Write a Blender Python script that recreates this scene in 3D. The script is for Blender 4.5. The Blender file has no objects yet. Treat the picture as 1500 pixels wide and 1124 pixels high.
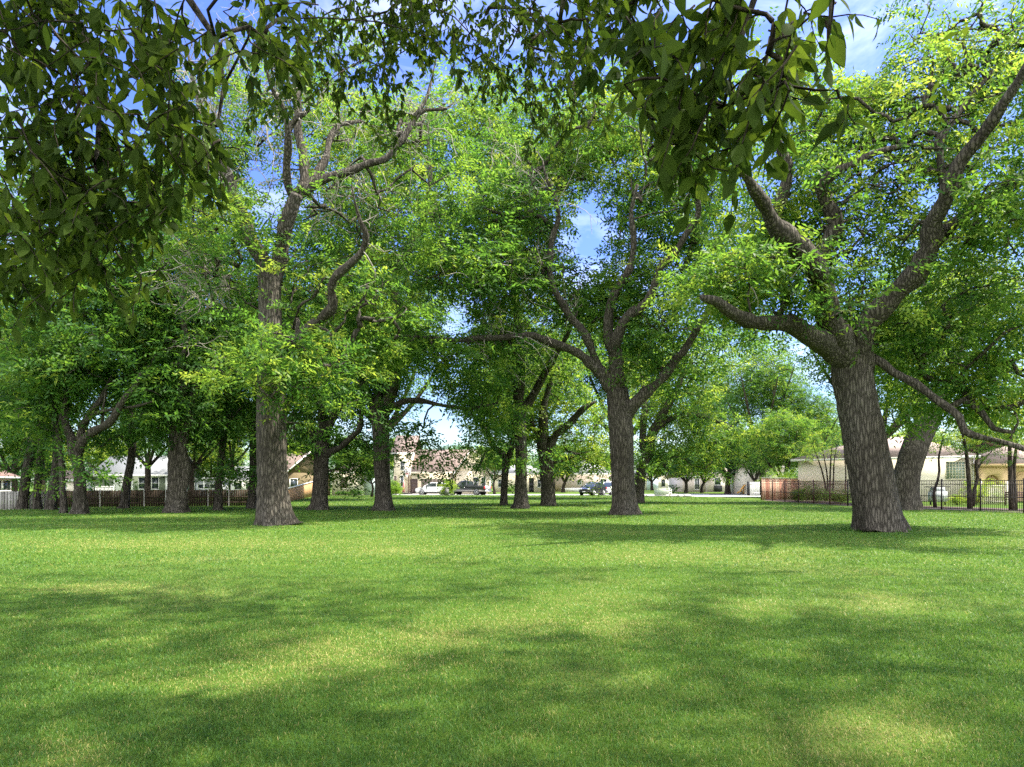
import bpy, math, random
import numpy as np

SEED = 11
rng = np.random.default_rng(SEED)
random.seed(SEED)
F, HOR, EYE = 1000.0, 708.0, 1.6          # focal length and horizon in photo pixels, eye height in metres
sc = bpy.context.scene
COL = sc.collection

def A(*v): return np.array(v, dtype=float)
def P(px, py, Y): return A((px - 750) / F * Y, Y, EYE + (HOR - py) / F * Y)
def GY(py): return EYE * F / (py - HOR)
def GP(px, py):
    Y = GY(py); return A((px - 750) / F * Y, Y, 0.0)
def X_(px, Y): return (px - 750) / F * Y
def unit(v):
    v = np.asarray(v, float); return v / (np.linalg.norm(v, axis=-1, keepdims=True) + 1e-12)

# sun -------------------------------------------------------------
SUN_EL = math.radians(60); SUN_AZ = math.radians(82)      # azimuth clockwise from +Y
SUN = A(math.sin(SUN_AZ) * math.cos(SUN_EL), math.cos(SUN_AZ) * math.cos(SUN_EL), math.sin(SUN_EL))

# ---------------------------------------------------------------- materials
def nodes(name):
    m = bpy.data.materials.new(name); m.use_nodes = True
    nt = m.node_tree; nt.nodes.clear()
    out = nt.nodes.new('ShaderNodeOutputMaterial')
    return m, nt, out
def N(nt, t, **kw):
    n = nt.nodes.new(t)
    for k, v in kw.items():
        if k in n.inputs: n.inputs[k].default_value = v
        else: setattr(n, k, v)
    return n
def ramp(nt, fac, stops):
    r = nt.nodes.new('ShaderNodeValToRGB')
    els = r.color_ramp.elements
    els[0].position, els[0].color = stops[0][0], (*stops[0][1], 1)
    els[1].position, els[1].color = stops[-1][0], (*stops[-1][1], 1)
    for p, c in stops[1:-1]:
        e = els.new(p); e.color = (*c, 1)
    nt.links.new(fac, r.inputs[0]); return r.outputs[0]
def coords(nt, scale=(1, 1, 1), kind='Object'):
    tc = nt.nodes.new('ShaderNodeTexCoord'); mp = nt.nodes.new('ShaderNodeMapping')
    mp.inputs['Scale'].default_value = scale
    nt.links.new(tc.outputs[kind], mp.inputs[0]); return mp.outputs[0]
def noise(nt, vec, scale, detail=4, rough=.55):
    n = N(nt, 'ShaderNodeTexNoise', Scale=scale, Detail=detail, Roughness=rough)
    nt.links.new(vec, n.inputs['Vector']); return n.outputs['Fac']

def mat_plain(name, c, rough=.6, var=.12, scale=3.0, metal=0, spec=.4, bump=0, bscale=40, coat=0):
    m, nt, out = nodes(name)
    b = N(nt, 'ShaderNodeBsdfPrincipled', Roughness=rough, Metallic=metal)
    b.inputs['Specular IOR Level'].default_value = spec
    b.inputs['Coat Weight'].default_value = coat
    v = coords(nt)
    f = noise(nt, v, scale, 5)
    lo = tuple(max(0, x * (1 - var)) for x in c); hi = tuple(min(1, x * (1 + var)) for x in c)
    nt.links.new(ramp(nt, f, [(.3, lo), (.7, hi)]), b.inputs['Base Color'])
    if bump:
        f2 = noise(nt, v, bscale, 3)
        bp = N(nt, 'ShaderNodeBump', Strength=bump, Distance=.02)
        nt.links.new(f2, bp.inputs['Height']); nt.links.new(bp.outputs[0], b.inputs['Normal'])
    nt.links.new(b.outputs[0], out.inputs[0]); return m

def mat_bark(name, lo, hi, sc_=1.0, bump=.9):
    m, nt, out = nodes(name)
    b = N(nt, 'ShaderNodeBsdfPrincipled', Roughness=.9)
    b.inputs['Specular IOR Level'].default_value = .15
    v = coords(nt, (9 * sc_, 9 * sc_, 1.6 * sc_))
    vo = N(nt, 'ShaderNodeTexVoronoi', Scale=1.6); vo.feature = 'DISTANCE_TO_EDGE'
    nz = N(nt, 'ShaderNodeTexNoise', Scale=1.2, Detail=6)
    nt.links.new(v, nz.inputs['Vector'])
    mx = N(nt, 'ShaderNodeMix', data_type='VECTOR'); mx.inputs[0].default_value = .35
    nt.links.new(v, mx.inputs[4]); nt.links.new(nz.outputs['Color'], mx.inputs[5])
    nt.links.new(mx.outputs[1], vo.inputs['Vector'])
    mr = N(nt, 'ShaderNodeMapRange'); mr.inputs['From Max'].default_value = .28
    nt.links.new(vo.outputs['Distance'], mr.inputs['Value'])
    mul = N(nt, 'ShaderNodeMath', operation='MULTIPLY_ADD'); mul.inputs[1].default_value = .7
    nt.links.new(mr.outputs[0], mul.inputs[0])
    f3 = noise(nt, coords(nt, (14 * sc_, 14 * sc_, 6 * sc_)), 1.5, 6, .65)
    sub = N(nt, 'ShaderNodeMath', operation='MULTIPLY'); sub.inputs[1].default_value = .55
    nt.links.new(f3, sub.inputs[0]); nt.links.new(sub.outputs[0], mul.inputs[2])
    col = ramp(nt, mul.outputs[0], [(.12, lo), (.55, tuple((a + c) / 2 for a, c in zip(lo, hi))), (.95, hi)])
    big = noise(nt, coords(nt, (.5, .5, .35)), 1.3, 3)
    mixc = N(nt, 'ShaderNodeMix', data_type='RGBA', blend_type='MULTIPLY'); mixc.inputs[0].default_value = .6
    nt.links.new(col, mixc.inputs[6])
    nt.links.new(ramp(nt, big, [(.35, (.50, .47, .40)), (.5, (.85, .82, .78)), (.66, (1.05, 1.05, 1.05))]), mixc.inputs[7])
    nt.links.new(mixc.outputs[2], b.inputs['Base Color'])
    bp = N(nt, 'ShaderNodeBump', Strength=bump, Distance=.06)
    nt.links.new(mul.outputs[0], bp.inputs['Height']); nt.links.new(bp.outputs[0], b.inputs['Normal'])
    nt.links.new(b.outputs[0], out.inputs[0]); return m

def mat_leaf(name, stops, tstops, trans=.48, rough=.5, spec=.16):
    """leaf: colour from the per-vertex 'tone' attribute (young leaves are yellower), diffuse + translucent"""
    m, nt, out = nodes(name)
    at = N(nt, 'ShaderNodeAttribute', attribute_name='tone')
    b = N(nt, 'ShaderNodeBsdfPrincipled', Roughness=rough)
    b.inputs['Specular IOR Level'].default_value = spec
    t = N(nt, 'ShaderNodeBsdfTranslucent')
    nt.links.new(ramp(nt, at.outputs['Fac'], stops), b.inputs['Base Color'])
    nt.links.new(ramp(nt, at.outputs['Fac'], tstops), t.inputs['Color'])
    mx = N(nt, 'ShaderNodeMixShader'); mx.inputs[0].default_value = trans
    nt.links.new(b.outputs[0], mx.inputs[1]); nt.links.new(t.outputs[0], mx.inputs[2])
    nt.links.new(mx.outputs[0], out.inputs[0]); return m

def mat_board(name, lo, hi, width=.14, axis='X'):
    """weathered boards, tint varies board to board"""
    m, nt, out = nodes(name)
    b = N(nt, 'ShaderNodeBsdfPrincipled', Roughness=.85)
    b.inputs['Specular IOR Level'].default_value = .2
    at = N(nt, 'ShaderNodeAttribute', attribute_name='tone')
    g = noise(nt, coords(nt, (9, 9, 1.2)), 2.5, 5)
    ad = N(nt, 'ShaderNodeMath', operation='MULTIPLY_ADD'); ad.inputs[1].default_value = .5
    nt.links.new(g, ad.inputs[0]); 
    hf = N(nt, 'ShaderNodeMath', operation='MULTIPLY'); hf.inputs[1].default_value = .6
    nt.links.new(at.outputs['Fac'], hf.inputs[0]); nt.links.new(hf.outputs[0], ad.inputs[2])
    nt.links.new(ramp(nt, ad.outputs[0], [(.15, lo), (.85, hi)]), b.inputs['Base Color'])
    nt.links.new(b.outputs[0], out.inputs[0]); return m

def mat_brick(name, c1, c2, mortar):
    m, nt, out = nodes(name)
    b = N(nt, 'ShaderNodeBsdfPrincipled', Roughness=.85)
    tc = nt.nodes.new('ShaderNodeTexCoord')
    sp = nt.nodes.new('ShaderNodeSeparateXYZ'); cb = nt.nodes.new('ShaderNodeCombineXYZ')
    nt.links.new(tc.outputs['Object'], sp.inputs[0])
    nt.links.new(sp.outputs[0], cb.inputs[0]); nt.links.new(sp.outputs[2], cb.inputs[1])
    br = N(nt, 'ShaderNodeTexBrick', Scale=4.0)
    br.inputs['Color1'].default_value = (*c1, 1); br.inputs['Color2'].default_value = (*c2, 1); br.inputs['Mortar'].default_value = (*mortar, 1)
    nt.links.new(cb.outputs[0], br.inputs['Vector'])
    nt.links.new(br.outputs[0], b.inputs['Base Color']); nt.links.new(b.outputs[0], out.inputs[0]); return m

def mat_roof(name, c):
    m, nt, out = nodes(name)
    b = N(nt, 'ShaderNodeBsdfPrincipled', Roughness=.9)
    v = coords(nt, (5, 5, 9)); f = noise(nt, v, 1.6, 6, .7)
    w = N(nt, 'ShaderNodeTexWave', Scale=3.2, Distortion=1.2); w.bands_direction = 'Z'
    nt.links.new(coords(nt), w.inputs['Vector'])
    ad = N(nt, 'ShaderNodeMath', operation='MULTIPLY_ADD'); ad.inputs[1].default_value = .25
    nt.links.new(w.outputs['Fac'], ad.inputs[0]); nt.links.new(f, ad.inputs[2])
    nt.links.new(ramp(nt, ad.outputs[0], [(.3, tuple(x * .65 for x in c)), (.9, tuple(x * 1.3 for x in c))]), b.inputs['Base Color'])
    nt.links.new(b.outputs[0], out.inputs[0]); return m

def mat_glass(name, c=(.03, .04, .045), rough=.08):
    m, nt, out = nodes(name)
    b = N(nt, 'ShaderNodeBsdfPrincipled', Roughness=rough)
    b.inputs['Base Color'].default_value = (*c, 1); b.inputs['Specular IOR Level'].default_value = .8
    f = noise(nt, coords(nt), 2.0, 2)
    bp = N(nt, 'ShaderNodeBump', Strength=.05, Distance=.02)
    nt.links.new(f, bp.inputs['Height']); nt.links.new(bp.outputs[0], b.inputs['Normal'])
    nt.links.new(b.outputs[0], out.inputs[0]); return m

def mat_lawn():
    m, nt, out = nodes('lawn_soil_and_turf')
    b = N(nt, 'ShaderNodeBsdfPrincipled', Roughness=.95); b.inputs['Specular IOR Level'].default_value = .1
    v = coords(nt)
    fine = noise(nt, v, 60, 4, .7); mid = noise(nt, v, 4.0, 5, .6); big = noise(nt, v, .25, 4, .55)
    c1 = ramp(nt, fine, [(.3, (.026, .054, .008)), (.5, (.062, .118, .015)), (.72, (.115, .168, .032))])
    c2 = ramp(nt, mid, [(.35, (.75, .85, .7)), (.65, (1.12, 1.05, 1.0))])
    mx = N(nt, 'ShaderNodeMix', data_type='RGBA', blend_type='MULTIPLY'); mx.inputs[0].default_value = 1
    nt.links.new(c1, mx.inputs[6]); nt.links.new(c2, mx.inputs[7])
    mx2 = N(nt, 'ShaderNodeMix', data_type='RGBA')
    nt.links.new(mx.outputs[2], mx2.inputs[6]); mx2.inputs[7].default_value = (.21, .21, .07, 1)
    rr = N(nt, 'ShaderNodeMapRange'); rr.inputs['From Min'].default_value = .52; rr.inputs['From Max'].default_value = .75; rr.inputs['To Max'].default_value = .55
    nt.links.new(big, rr.inputs['Value']); nt.links.new(rr.outputs[0], mx2.inputs[0])
    nt.links.new(mx2.outputs[2], b.inputs['Base Color'])
    bp = N(nt, 'ShaderNodeBump', Strength=.6, Distance=.03)
    nt.links.new(fine, bp.inputs['Height']); nt.links.new(bp.outputs[0], b.inputs['Normal'])
    nt.links.new(b.outputs[0], out.inputs[0]); return m

M = {}
M['bark'] = mat_bark('grey_brown_bark', (.013, .011, .009), (.122, .110, .093), 1.2)
M['bark_far'] = mat_bark('dark_bark', (.013, .0105, .008), (.085, .070, .054), .9)
M['twig'] = mat_plain('grey_twig', (.24, .22, .19), .9, .3, 2)
LEAFSTOPS = [(0, (.018, .054, .014)), (.45, (.045, .115, .022)), (.8, (.092, .170, .028)), (1, (.19, .26, .038))]
TRANSTOPS = [(0, (.055, .15, .022)), (.45, (.15, .32, .034)), (.8, (.28, .43, .045)), (1, (.44, .54, .06))]
M['leaf'] = mat_leaf('pecan_leaf', LEAFSTOPS, TRANSTOPS)
M['leaf_blue'] = mat_leaf('cool_green_leaf', [(0, (.018, .055, .025)), (.5, (.04, .11, .04)), (1, (.09, .18, .05))],
                          [(0, (.04, .12, .03)), (.5, (.09, .24, .05)), (1, (.2, .36, .07))])
M['leaf_yellow'] = mat_leaf('bright_yellow_green_leaf', [(0, (.06, .14, .015)), (.5, (.16, .27, .03)), (1, (.32, .38, .05))],
                            [(0, (.12, .26, .02)), (.5, (.3, .46, .04)), (1, (.5, .55, .08))])
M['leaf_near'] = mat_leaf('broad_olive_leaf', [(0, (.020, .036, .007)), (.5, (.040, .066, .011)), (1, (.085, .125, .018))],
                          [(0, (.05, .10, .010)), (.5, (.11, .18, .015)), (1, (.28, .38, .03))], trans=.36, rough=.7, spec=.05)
M['blade'] = mat_leaf('grass_blade', [(0, (.032, .092, .016)), (.4, (.072, .176, .024)), (.7, (.136, .240, .034)), (.86, (.30, .30, .075)), (1, (.42, .37, .14))],
                      [(0, (.06, .15, .012)), (.4, (.14, .28, .025)), (.7, (.23, .35, .04)), (.86, (.36, .36, .1)), (1, (.45, .38, .2))], trans=.35, rough=.5, spec=.3)
M['lawn'] = mat_lawn()
M['concrete'] = mat_plain('pale_concrete', (.52, .51, .48), .9, .12, 1.2, bump=.2)
M['asphalt'] = mat_plain('grey_road', (.36, .36, .36), .9, .12, 1.0, bump=.2)
M['mulch'] = mat_plain('dark_mulch', (.075, .052, .042), .95, .6, 9, bump=.8, bscale=25)
M['cream'] = mat_plain('cream_stucco', (.74, .64, .49), .9, .06, .8)
M['cream2'] = mat_plain('pale_cream_stucco', (.80, .73, .59), .9, .06, .8)
M['tan'] = mat_plain('tan_siding', (.17, .13, .07), .9, .1, .8)
M['peach'] = mat_plain('peach_stucco', (.68, .48, .27), .9, .07, .8)
M['green_siding'] = mat_plain('sage_siding', (.15, .18, .125), .8, .08, 1)
M['white'] = mat_plain('white_paint', (.78, .77, .74), .6, .05, 2)
M['grey_wall'] = mat_plain('grey_wall', (.42, .44, .46), .8, .08, 1)
M['blue_grey'] = mat_plain('pale_blue_siding', (.52, .60, .66), .8, .05, 1)
M['brick'] = mat_brick('pinkish_brick', (.40, .31, .27), (.47, .38, .33), (.5, .47, .43))
M['brick2'] = mat_brick('pale_brick', (.52, .42, .36), (.58, .48, .42), (.6, .56, .52))
M['roof_brown'] = mat_roof('brown_shingle', (.17, .125, .108))
M['roof_pink'] = mat_roof('pink_shingle', (.42, .27, .24))
M['roof_tan'] = mat_roof('tan_shingle', (.36, .275, .245))
M['roof_grey'] = mat_roof('grey_shingle', (.33, .33, .34))
M['roof_pale'] = mat_roof('pale_metal_roof', (.20, .21, .225))
M['door_brown'] = mat_plain('dark_brown_door', (.075, .05, .045), .5, .15, 3)
M['garage'] = mat_plain('taupe_garage_door', (.16, .13, .11), .6, .1, 2)
M['glass'] = mat_glass('window_glass')
M['glass_block'] = mat_glass('glass_block', (.34, .42, .40), .3)
M['screen'] = mat_plain('brown_sun_screen', (.17, .13, .11), .9, .1, 5)
M['fence_grey'] = mat_board('weathered_grey_board', (.17, .16, .15), (.42, .41, .39))
M['fence_brown'] = mat_board('dark_brown_board', (.022, .016, .011), (.075, .054, .038))
M['fence_orange'] = mat_board('new_cedar_board', (.30, .16, .075), (.50, .30, .15))
M['fence_red'] = mat_board('red_cedar_board', (.52, .20, .135), (.80, .58, .42))
M['iron'] = mat_plain('black_iron', (.025, .018, .018), .5, .3, 4, metal=.2)
M['iron_red'] = mat_plain('rusty_brown_iron', (.07, .028, .024), .6, .3, 4)
M['post'] = mat_plain('galvanised_post', (.38, .37, .35), .5, .1, 3, metal=.4)
M['car_white'] = mat_plain('white_car_paint', (.80, .80, .80), .25, .02, 1, coat=.6)
M['car_black'] = mat_plain('black_car_paint', (.018, .019, .022), .22, .1, 1, coat=.8)
M['car_grey'] = mat_plain('grey_car_trim', (.22, .21, .20), .4, .1, 2, metal=.3)
M['chrome'] = mat_plain('chrome', (.62, .62, .62), .2, .05, 2, metal=.9)
M['silver'] = mat_plain('silver_panel', (.48, .49, .50), .35, .06, 2, metal=.5)
M['tyre'] = mat_plain('rubber', (.02, .02, .02), .85, .2, 4)
M['rim'] = mat_plain('alloy', (.55, .55, .56), .3, .1, 3, metal=.8)
M['red_lamp'] = mat_plain('red_lamp', (.55, .02, .03), .25, .1, 3)
M['lamp'] = mat_plain('clear_lamp', (.75, .75, .73), .15, .05, 3)
M['dark'] = mat_plain('black_plastic', (.02, .02, .02), .6, .2, 3)
M['box_green'] = mat_plain('pale_green_metal', (.62, .66, .56), .6, .07, 2)
M['rock'] = mat_plain('limestone', (.46, .44, .40), .9, .25, 3, bump=.6, bscale=9)
M['stone'] = mat_plain('grey_stone_pillar', (.17, .17, .17), .9, .35, 6, bump=.6, bscale=12)
M['pink'] = mat_plain('faded_pink_plastic', (.75, .28, .26), .5, .08, 2)
M['yellow'] = mat_plain('yellow_plastic', (.75, .42, .10), .45, .08, 2)
M['cover'] = mat_plain('pale_grey_cover', (.50, .53, .55), .7, .12, 2)

# ---------------------------------------------------------------- mesh accumulator
class Acc:
    def __init__(s): s.v = []; s.q = []; s.t = []; s.g = []; s.tone = []; s.n = 0; s.anytone = False
    def add(s, v, quads=None, tris=None, tone=None, ngons=None):
        v = np.asarray(v, float).reshape(-1, 3)
        if quads is not None and len(quads): s.q.append(np.asarray(quads, int).reshape(-1, 4) + s.n)
        if tris is not None and len(tris): s.t.append(np.asarray(tris, int).reshape(-1, 3) + s.n)
        for g in ngons or (): s.g.append([i + s.n for i in g])
        s.v.append(v)
        if tone is None: tone = 0.0
        else: s.anytone = True
        s.tone.append(np.broadcast_to(np.asarray(tone, float), (len(v),)))
        s.n += len(v)
    def box(s, fr, u0, u1, d0, d1, z0, z1, tone=None):
        o, u, n = fr
        pts = [o + u * a - n * b + A(0, 0, c) for c in (z0, z1) for b in (d0, d1) for a in (u0, u1)]
        s.add(pts, [[0, 1, 5, 4], [3, 2, 6, 7], [2, 0, 4, 6], [1, 3, 7, 5], [4, 5, 7, 6], [1, 0, 2, 3]], tone=tone)
    def prism(s, fr, poly, d0, d1, tone=None):
        """poly of (u,z) extruded from depth d0 to d1"""
        o, u, n = fr; k = len(poly)
        pts = [o + u * a - n * d + A(0, 0, z) for d in (d0, d1) for a, z in poly]
        s.add(pts, [[(i + 1) % k, i, i + k, (i + 1) % k + k] for i in range(k)], ngons=[list(range(k)), list(range(2 * k - 1, k - 1, -1))], tone=tone)
    def face(s, pts): s.add(pts, ngons=[list(range(len(pts)))])
    def loft(s, rings, cap=True, closed=True, tone=None):
        R = np.asarray(rings, float); m, k = R.shape[:2]
        i = np.arange(m - 1)[:, None]; j = np.arange(k if closed else k - 1)[None]
        a = i * k + j; b = i * k + (j + 1) % k
        q = np.stack([a, b, b + k, a + k], -1).reshape(-1, 4)
        s.add(R.reshape(-1, 3), q, tone=tone, ngons=[list(range(k - 1, -1, -1)), list(range((m - 1) * k, m * k))] if cap else None)
    def tube(s, pts, rad, sides=6, lobes=None, cap=False):
        pts = np.asarray(pts, float); rad = np.broadcast_to(np.asarray(rad, float), (len(pts),))
        t = np.gradient(pts, axis=0); t = unit(t)
        ref = A(0, 0, 1) if abs(t[0][2]) < .9 else A(1, 0, 0)
        rings = []; x = np.cross(t[0], ref); x /= np.linalg.norm(x)
        th = np.arange(sides) / sides * 2 * math.pi
        for i in range(len(pts)):
            x = x - t[i] * np.dot(x, t[i]); x /= np.linalg.norm(x) + 1e-9
            y = np.cross(t[i], x)
            r = rad[i] * (np.ones(sides) if lobes is None else lobes[i])
            rings.append(pts[i] + (np.cos(th) * r)[:, None] * x + (np.sin(th) * r)[:, None] * y)
        s.loft(rings, cap=cap)
    def lathe(s, c, axis, prof, sides=16):
        """prof of (radius, along axis)"""
        axis = unit(axis); ref = A(0, 0, 1) if abs(axis[2]) < .9 else A(1, 0, 0)
        x = unit(np.cross(axis, ref)); y = np.cross(axis, x)
        th = np.arange(sides) / sides * 2 * math.pi
        s.loft([c + axis * h + (np.cos(th) * r)[:, None] * x + (np.sin(th) * r)[:, None] * y for r, h in prof])
    def build(s, name, mat, parent=None, smooth=False, sharp=None):
        me = bpy.data.meshes.new(name)
        V = np.concatenate(s.v) if s.v else np.zeros((0, 3))
        if parent is not None: V = V - np.array(parent.location)
        me.vertices.add(len(V)); me.vertices.foreach_set('co', V.astype(np.float32).ravel())
        Q = np.concatenate(s.q) if s.q else np.zeros((0, 4), int); T = np.concatenate(s.t) if s.t else np.zeros((0, 3), int)
        gl = [len(g) for g in s.g]
        loops = np.concatenate([Q.ravel(), T.ravel(), np.array([i for g in s.g for i in g], int)]).astype(np.int32)
        sizes = np.concatenate([np.full(len(Q), 4), np.full(len(T), 3), np.array(gl, int)]).astype(np.int32)
        me.loops.add(len(loops)); me.loops.foreach_set('vertex_index', loops)
        me.polygons.add(len(sizes))
        me.polygons.foreach_set('loop_start', np.concatenate([[0], np.cumsum(sizes)[:-1]]).astype(np.int32) if len(sizes) else [])
        if smooth: me.polygons.foreach_set('use_smooth', np.ones(len(sizes), bool))
        me.update(calc_edges=True)
        if s.anytone:
            at = me.attributes.new('tone', 'FLOAT', 'POINT'); at.data.foreach_set('value', np.concatenate(s.tone).astype(np.float32))
        if smooth and sharp: me.set_sharp_from_angle(angle=math.radians(sharp))
        if mat is not None: me.materials.append(M[mat] if isinstance(mat, str) else mat)
        o = bpy.data.objects.new(name, me); COL.objects.link(o)
        if parent is not None: o.parent = parent
        return o

def tag(o, label=None, cat=None, group=None, kind=None):
    for k, v in (('label', label), ('category', cat), ('group', group), ('kind', kind)):
        if v: o[k] = v
    return o
def thing(name, label, cat, loc, group=None):
    o = bpy.data.objects.new(name, None); o.empty_display_size = .3; o.location = tuple(loc)
    COL.objects.link(o); return tag(o, label, cat, group)
def structure(acc, name, mat, **k): return tag(acc.build(name, mat, **k), kind='structure')

# ---------------------------------------------------------------- light gaps and sky gaps in the crowns
LIT = [  # sunlit patches on the lawn (where the crowns above leave a gap): centre, radii in photo pixels of the ground
    (120, 1012, 90, 16), (270, 1003, 90, 20), (390, 985, 90, 26), (500, 960, 110, 32), (600, 935, 80, 24), (700, 905, 80, 20), (790, 897, 90, 24), (900, 905, 60, 26),
    (860, 870, 110, 18), (960, 850, 90, 14), (1000, 781, 80, 5), (980, 818, 170, 13), (1080, 812, 60, 8), (820, 825, 90, 10), (300, 797, 330, 9), (560, 806, 130, 9), (560, 838, 110, 8), (60, 858, 90, 7), (200, 845, 70, 6),
    (1290, 888, 50, 14), (1120, 885, 70, 12), (1180, 1050, 60, 16), (1310, 1085, 110, 40), (100, 1108, 50, 18), (1420, 793, 110, 8), (1380, 905, 60, 8),
    (200, 768, 220, 4), (1030, 766, 160, 5), (640, 762, 110, 4), (700, 785, 60, 4), (1100, 785, 90, 4), (120, 820, 80, 4)]
LITA = np.array(LIT, float)
def sun_gap(p, k=1.0):
    """True where the shadow of p falls on a sunlit patch of lawn"""
    g = p - SUN * (p[:, 2:3] / SUN[2])
    ok = g[:, 1] > 2.5
    y = np.where(ok, g[:, 1], 1.0)
    px = 750 + g[:, 0] / y * F; py = HOR + EYE * F / y
    d = ((px[:, None] - LITA[:, 0]) / (LITA[:, 2] * k)) ** 2 + ((py[:, None] - LITA[:, 1]) / (LITA[:, 3] * k)) ** 2
    return ok & (d.min(1) < 1)
GAPS = np.array([(862, 338, 40, 68), (668, 462, 30, 36), (655, 60, 60, 34), (700, 40, 40, 40), (885, 568, 30, 28), (1262, 70, 55, 62), (1076, 560, 22, 26), (640, 600, 24, 26), (660, 635, 34, 22), (865, 555, 22, 18),
                 (375, 255, 26, 22), (250, 40, 90, 40), (400, 20, 70, 30), (1465, 165, 26, 16), (1360, 290, 24, 24), (1240, 30, 60, 30), (610, 560, 26, 16), (690, 55, 40, 40), (790, 200, 14, 20), (1290, 400, 16, 16), (1120, 590, 16, 14), (180, 150, 60, 40), (560, 110, 70, 30)], float)
def sky_gap(p, k=1.0):
    y = np.maximum(p[:, 1], .5)
    px = 750 + p[:, 0] / y * F; py = HOR - (p[:, 2] - EYE) / y * F
    d = ((px[:, None] - GAPS[:, 0]) / (GAPS[:, 2] * k)) ** 2 + ((py[:, None] - GAPS[:, 1]) / (GAPS[:, 3] * k)) ** 2
    return (p[:, 1] > 14) & (d.min(1) < 1)

# ---------------------------------------------------------------- trees
def smooth_path(pts, step):
    """Catmull-Rom through rows (x,y,z,r)"""
    p = np.asarray(pts, float)
    if len(p) < 3: 
        n = max(3, int(np.linalg.norm(p[-1, :3] - p[0, :3]) / step)); t = np.linspace(0, 1, n)[:, None]
        return p[0] * (1 - t) + p[-1] * t
    e = np.vstack([2 * p[0] - p[1], p, 2 * p[-1] - p[-2]]); out = []
    for i in range(1, len(e) - 2):
        n = max(2, int(np.linalg.norm(e[i + 1, :3] - e[i, :3]) / step))
        t = np.arange(n)[:, None] / n
        a, b, c, d = e[i - 1], e[i], e[i + 1], e[i + 2]
        out.append(.5 * (2 * b + (c - a) * t + (2 * a - 5 * b + 4 * c - d) * t ** 2 + (3 * b - 3 * c + d - a) * t ** 3))
    out.append(p[-1:]); r = np.vstack(out); r[:, 3] = np.maximum(r[:, 3], .004); return r

def leaves(acc, C, n_sprays, spread, size, nl, tone, lrng, gapk=1.0, keep_gap=.12, tone_var=.20, up=.85):
    """sprays of nl leaflets round every clump centre; each leaflet a small rhombus"""
    nC = len(C)
    if nC == 0: return
    ci = np.repeat(np.arange(nC), n_sprays)
    off = lrng.normal(size=(len(ci), 3)) * A(1, 1, .50) * spread
    # clumps are lumpy: pull sprays towards sub-centres
    sub = lrng.normal(size=(nC, 5, 3)) * A(1, 1, .5) * spread * 1.15; si = lrng.integers(0, 5, len(ci)); stone = lrng.normal(size=(nC, 5)) * .10
    off = off * .42 + sub[ci, si]; st_ = stone[ci, si]
    p = C[ci] + off
    keep = p[:, 2] > .25
    if gapk:
        g = sun_gap(p, gapk); keep &= ~(g & (lrng.random(len(p)) > keep_gap))
        keep &= ~sky_gap(p, .8)
    p, off, ci, st_ = p[keep], off[keep], ci[keep], st_[keep]
    d = unit(off * A(1, 1, .5) / (spread + 1e-6) + lrng.normal(size=p.shape) * .7 + A(0, 0, -.15))
    nrm = unit(lrng.normal(size=p.shape) * .55 + A(0, 0, up))
    side = unit(np.cross(nrm, d))
    k = np.arange(nl); t = (k + .5) / nl; sgn = np.where(k % 2 == 0, 1.0, -1.0)
    L = size * (.75 + .5 * lrng.random((len(p), nl)))
    base = p[:, None] + d[:, None] * (t[None, :, None] * size * nl * .42)
    base[:, :, 2] -= (t ** 2 * size * .5)[None]
    ld = unit(d[:, None] * .65 + side[:, None] * sgn[None, :, None] * .9 + lrng.normal(size=(len(p), nl, 3)) * .20 + A(0, 0, -.25))
    ln = unit(nrm[:, None] + lrng.normal(size=(len(p), nl, 3)) * .35)
    lw = unit(np.cross(ln, ld)); W = L * .185
    tip = base + ld * L[..., None]; mid = base + ld * (L * .45)[..., None] + ln * (L * .06)[..., None]
    v = np.stack([base, mid + lw * W[..., None], tip, mid - lw * W[..., None]], 2).reshape(-1, 3)
    ct = np.clip(tone + lrng.normal(size=nC) * tone_var, 0, 1)
    tn = np.clip((ct[ci] + st_)[:, None] + lrng.normal(size=(len(p), nl)) * .09, 0, 1)
    acc.add(v, np.arange(len(v)).reshape(-1, 4), tone=np.repeat(tn.ravel(), 4))

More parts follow.
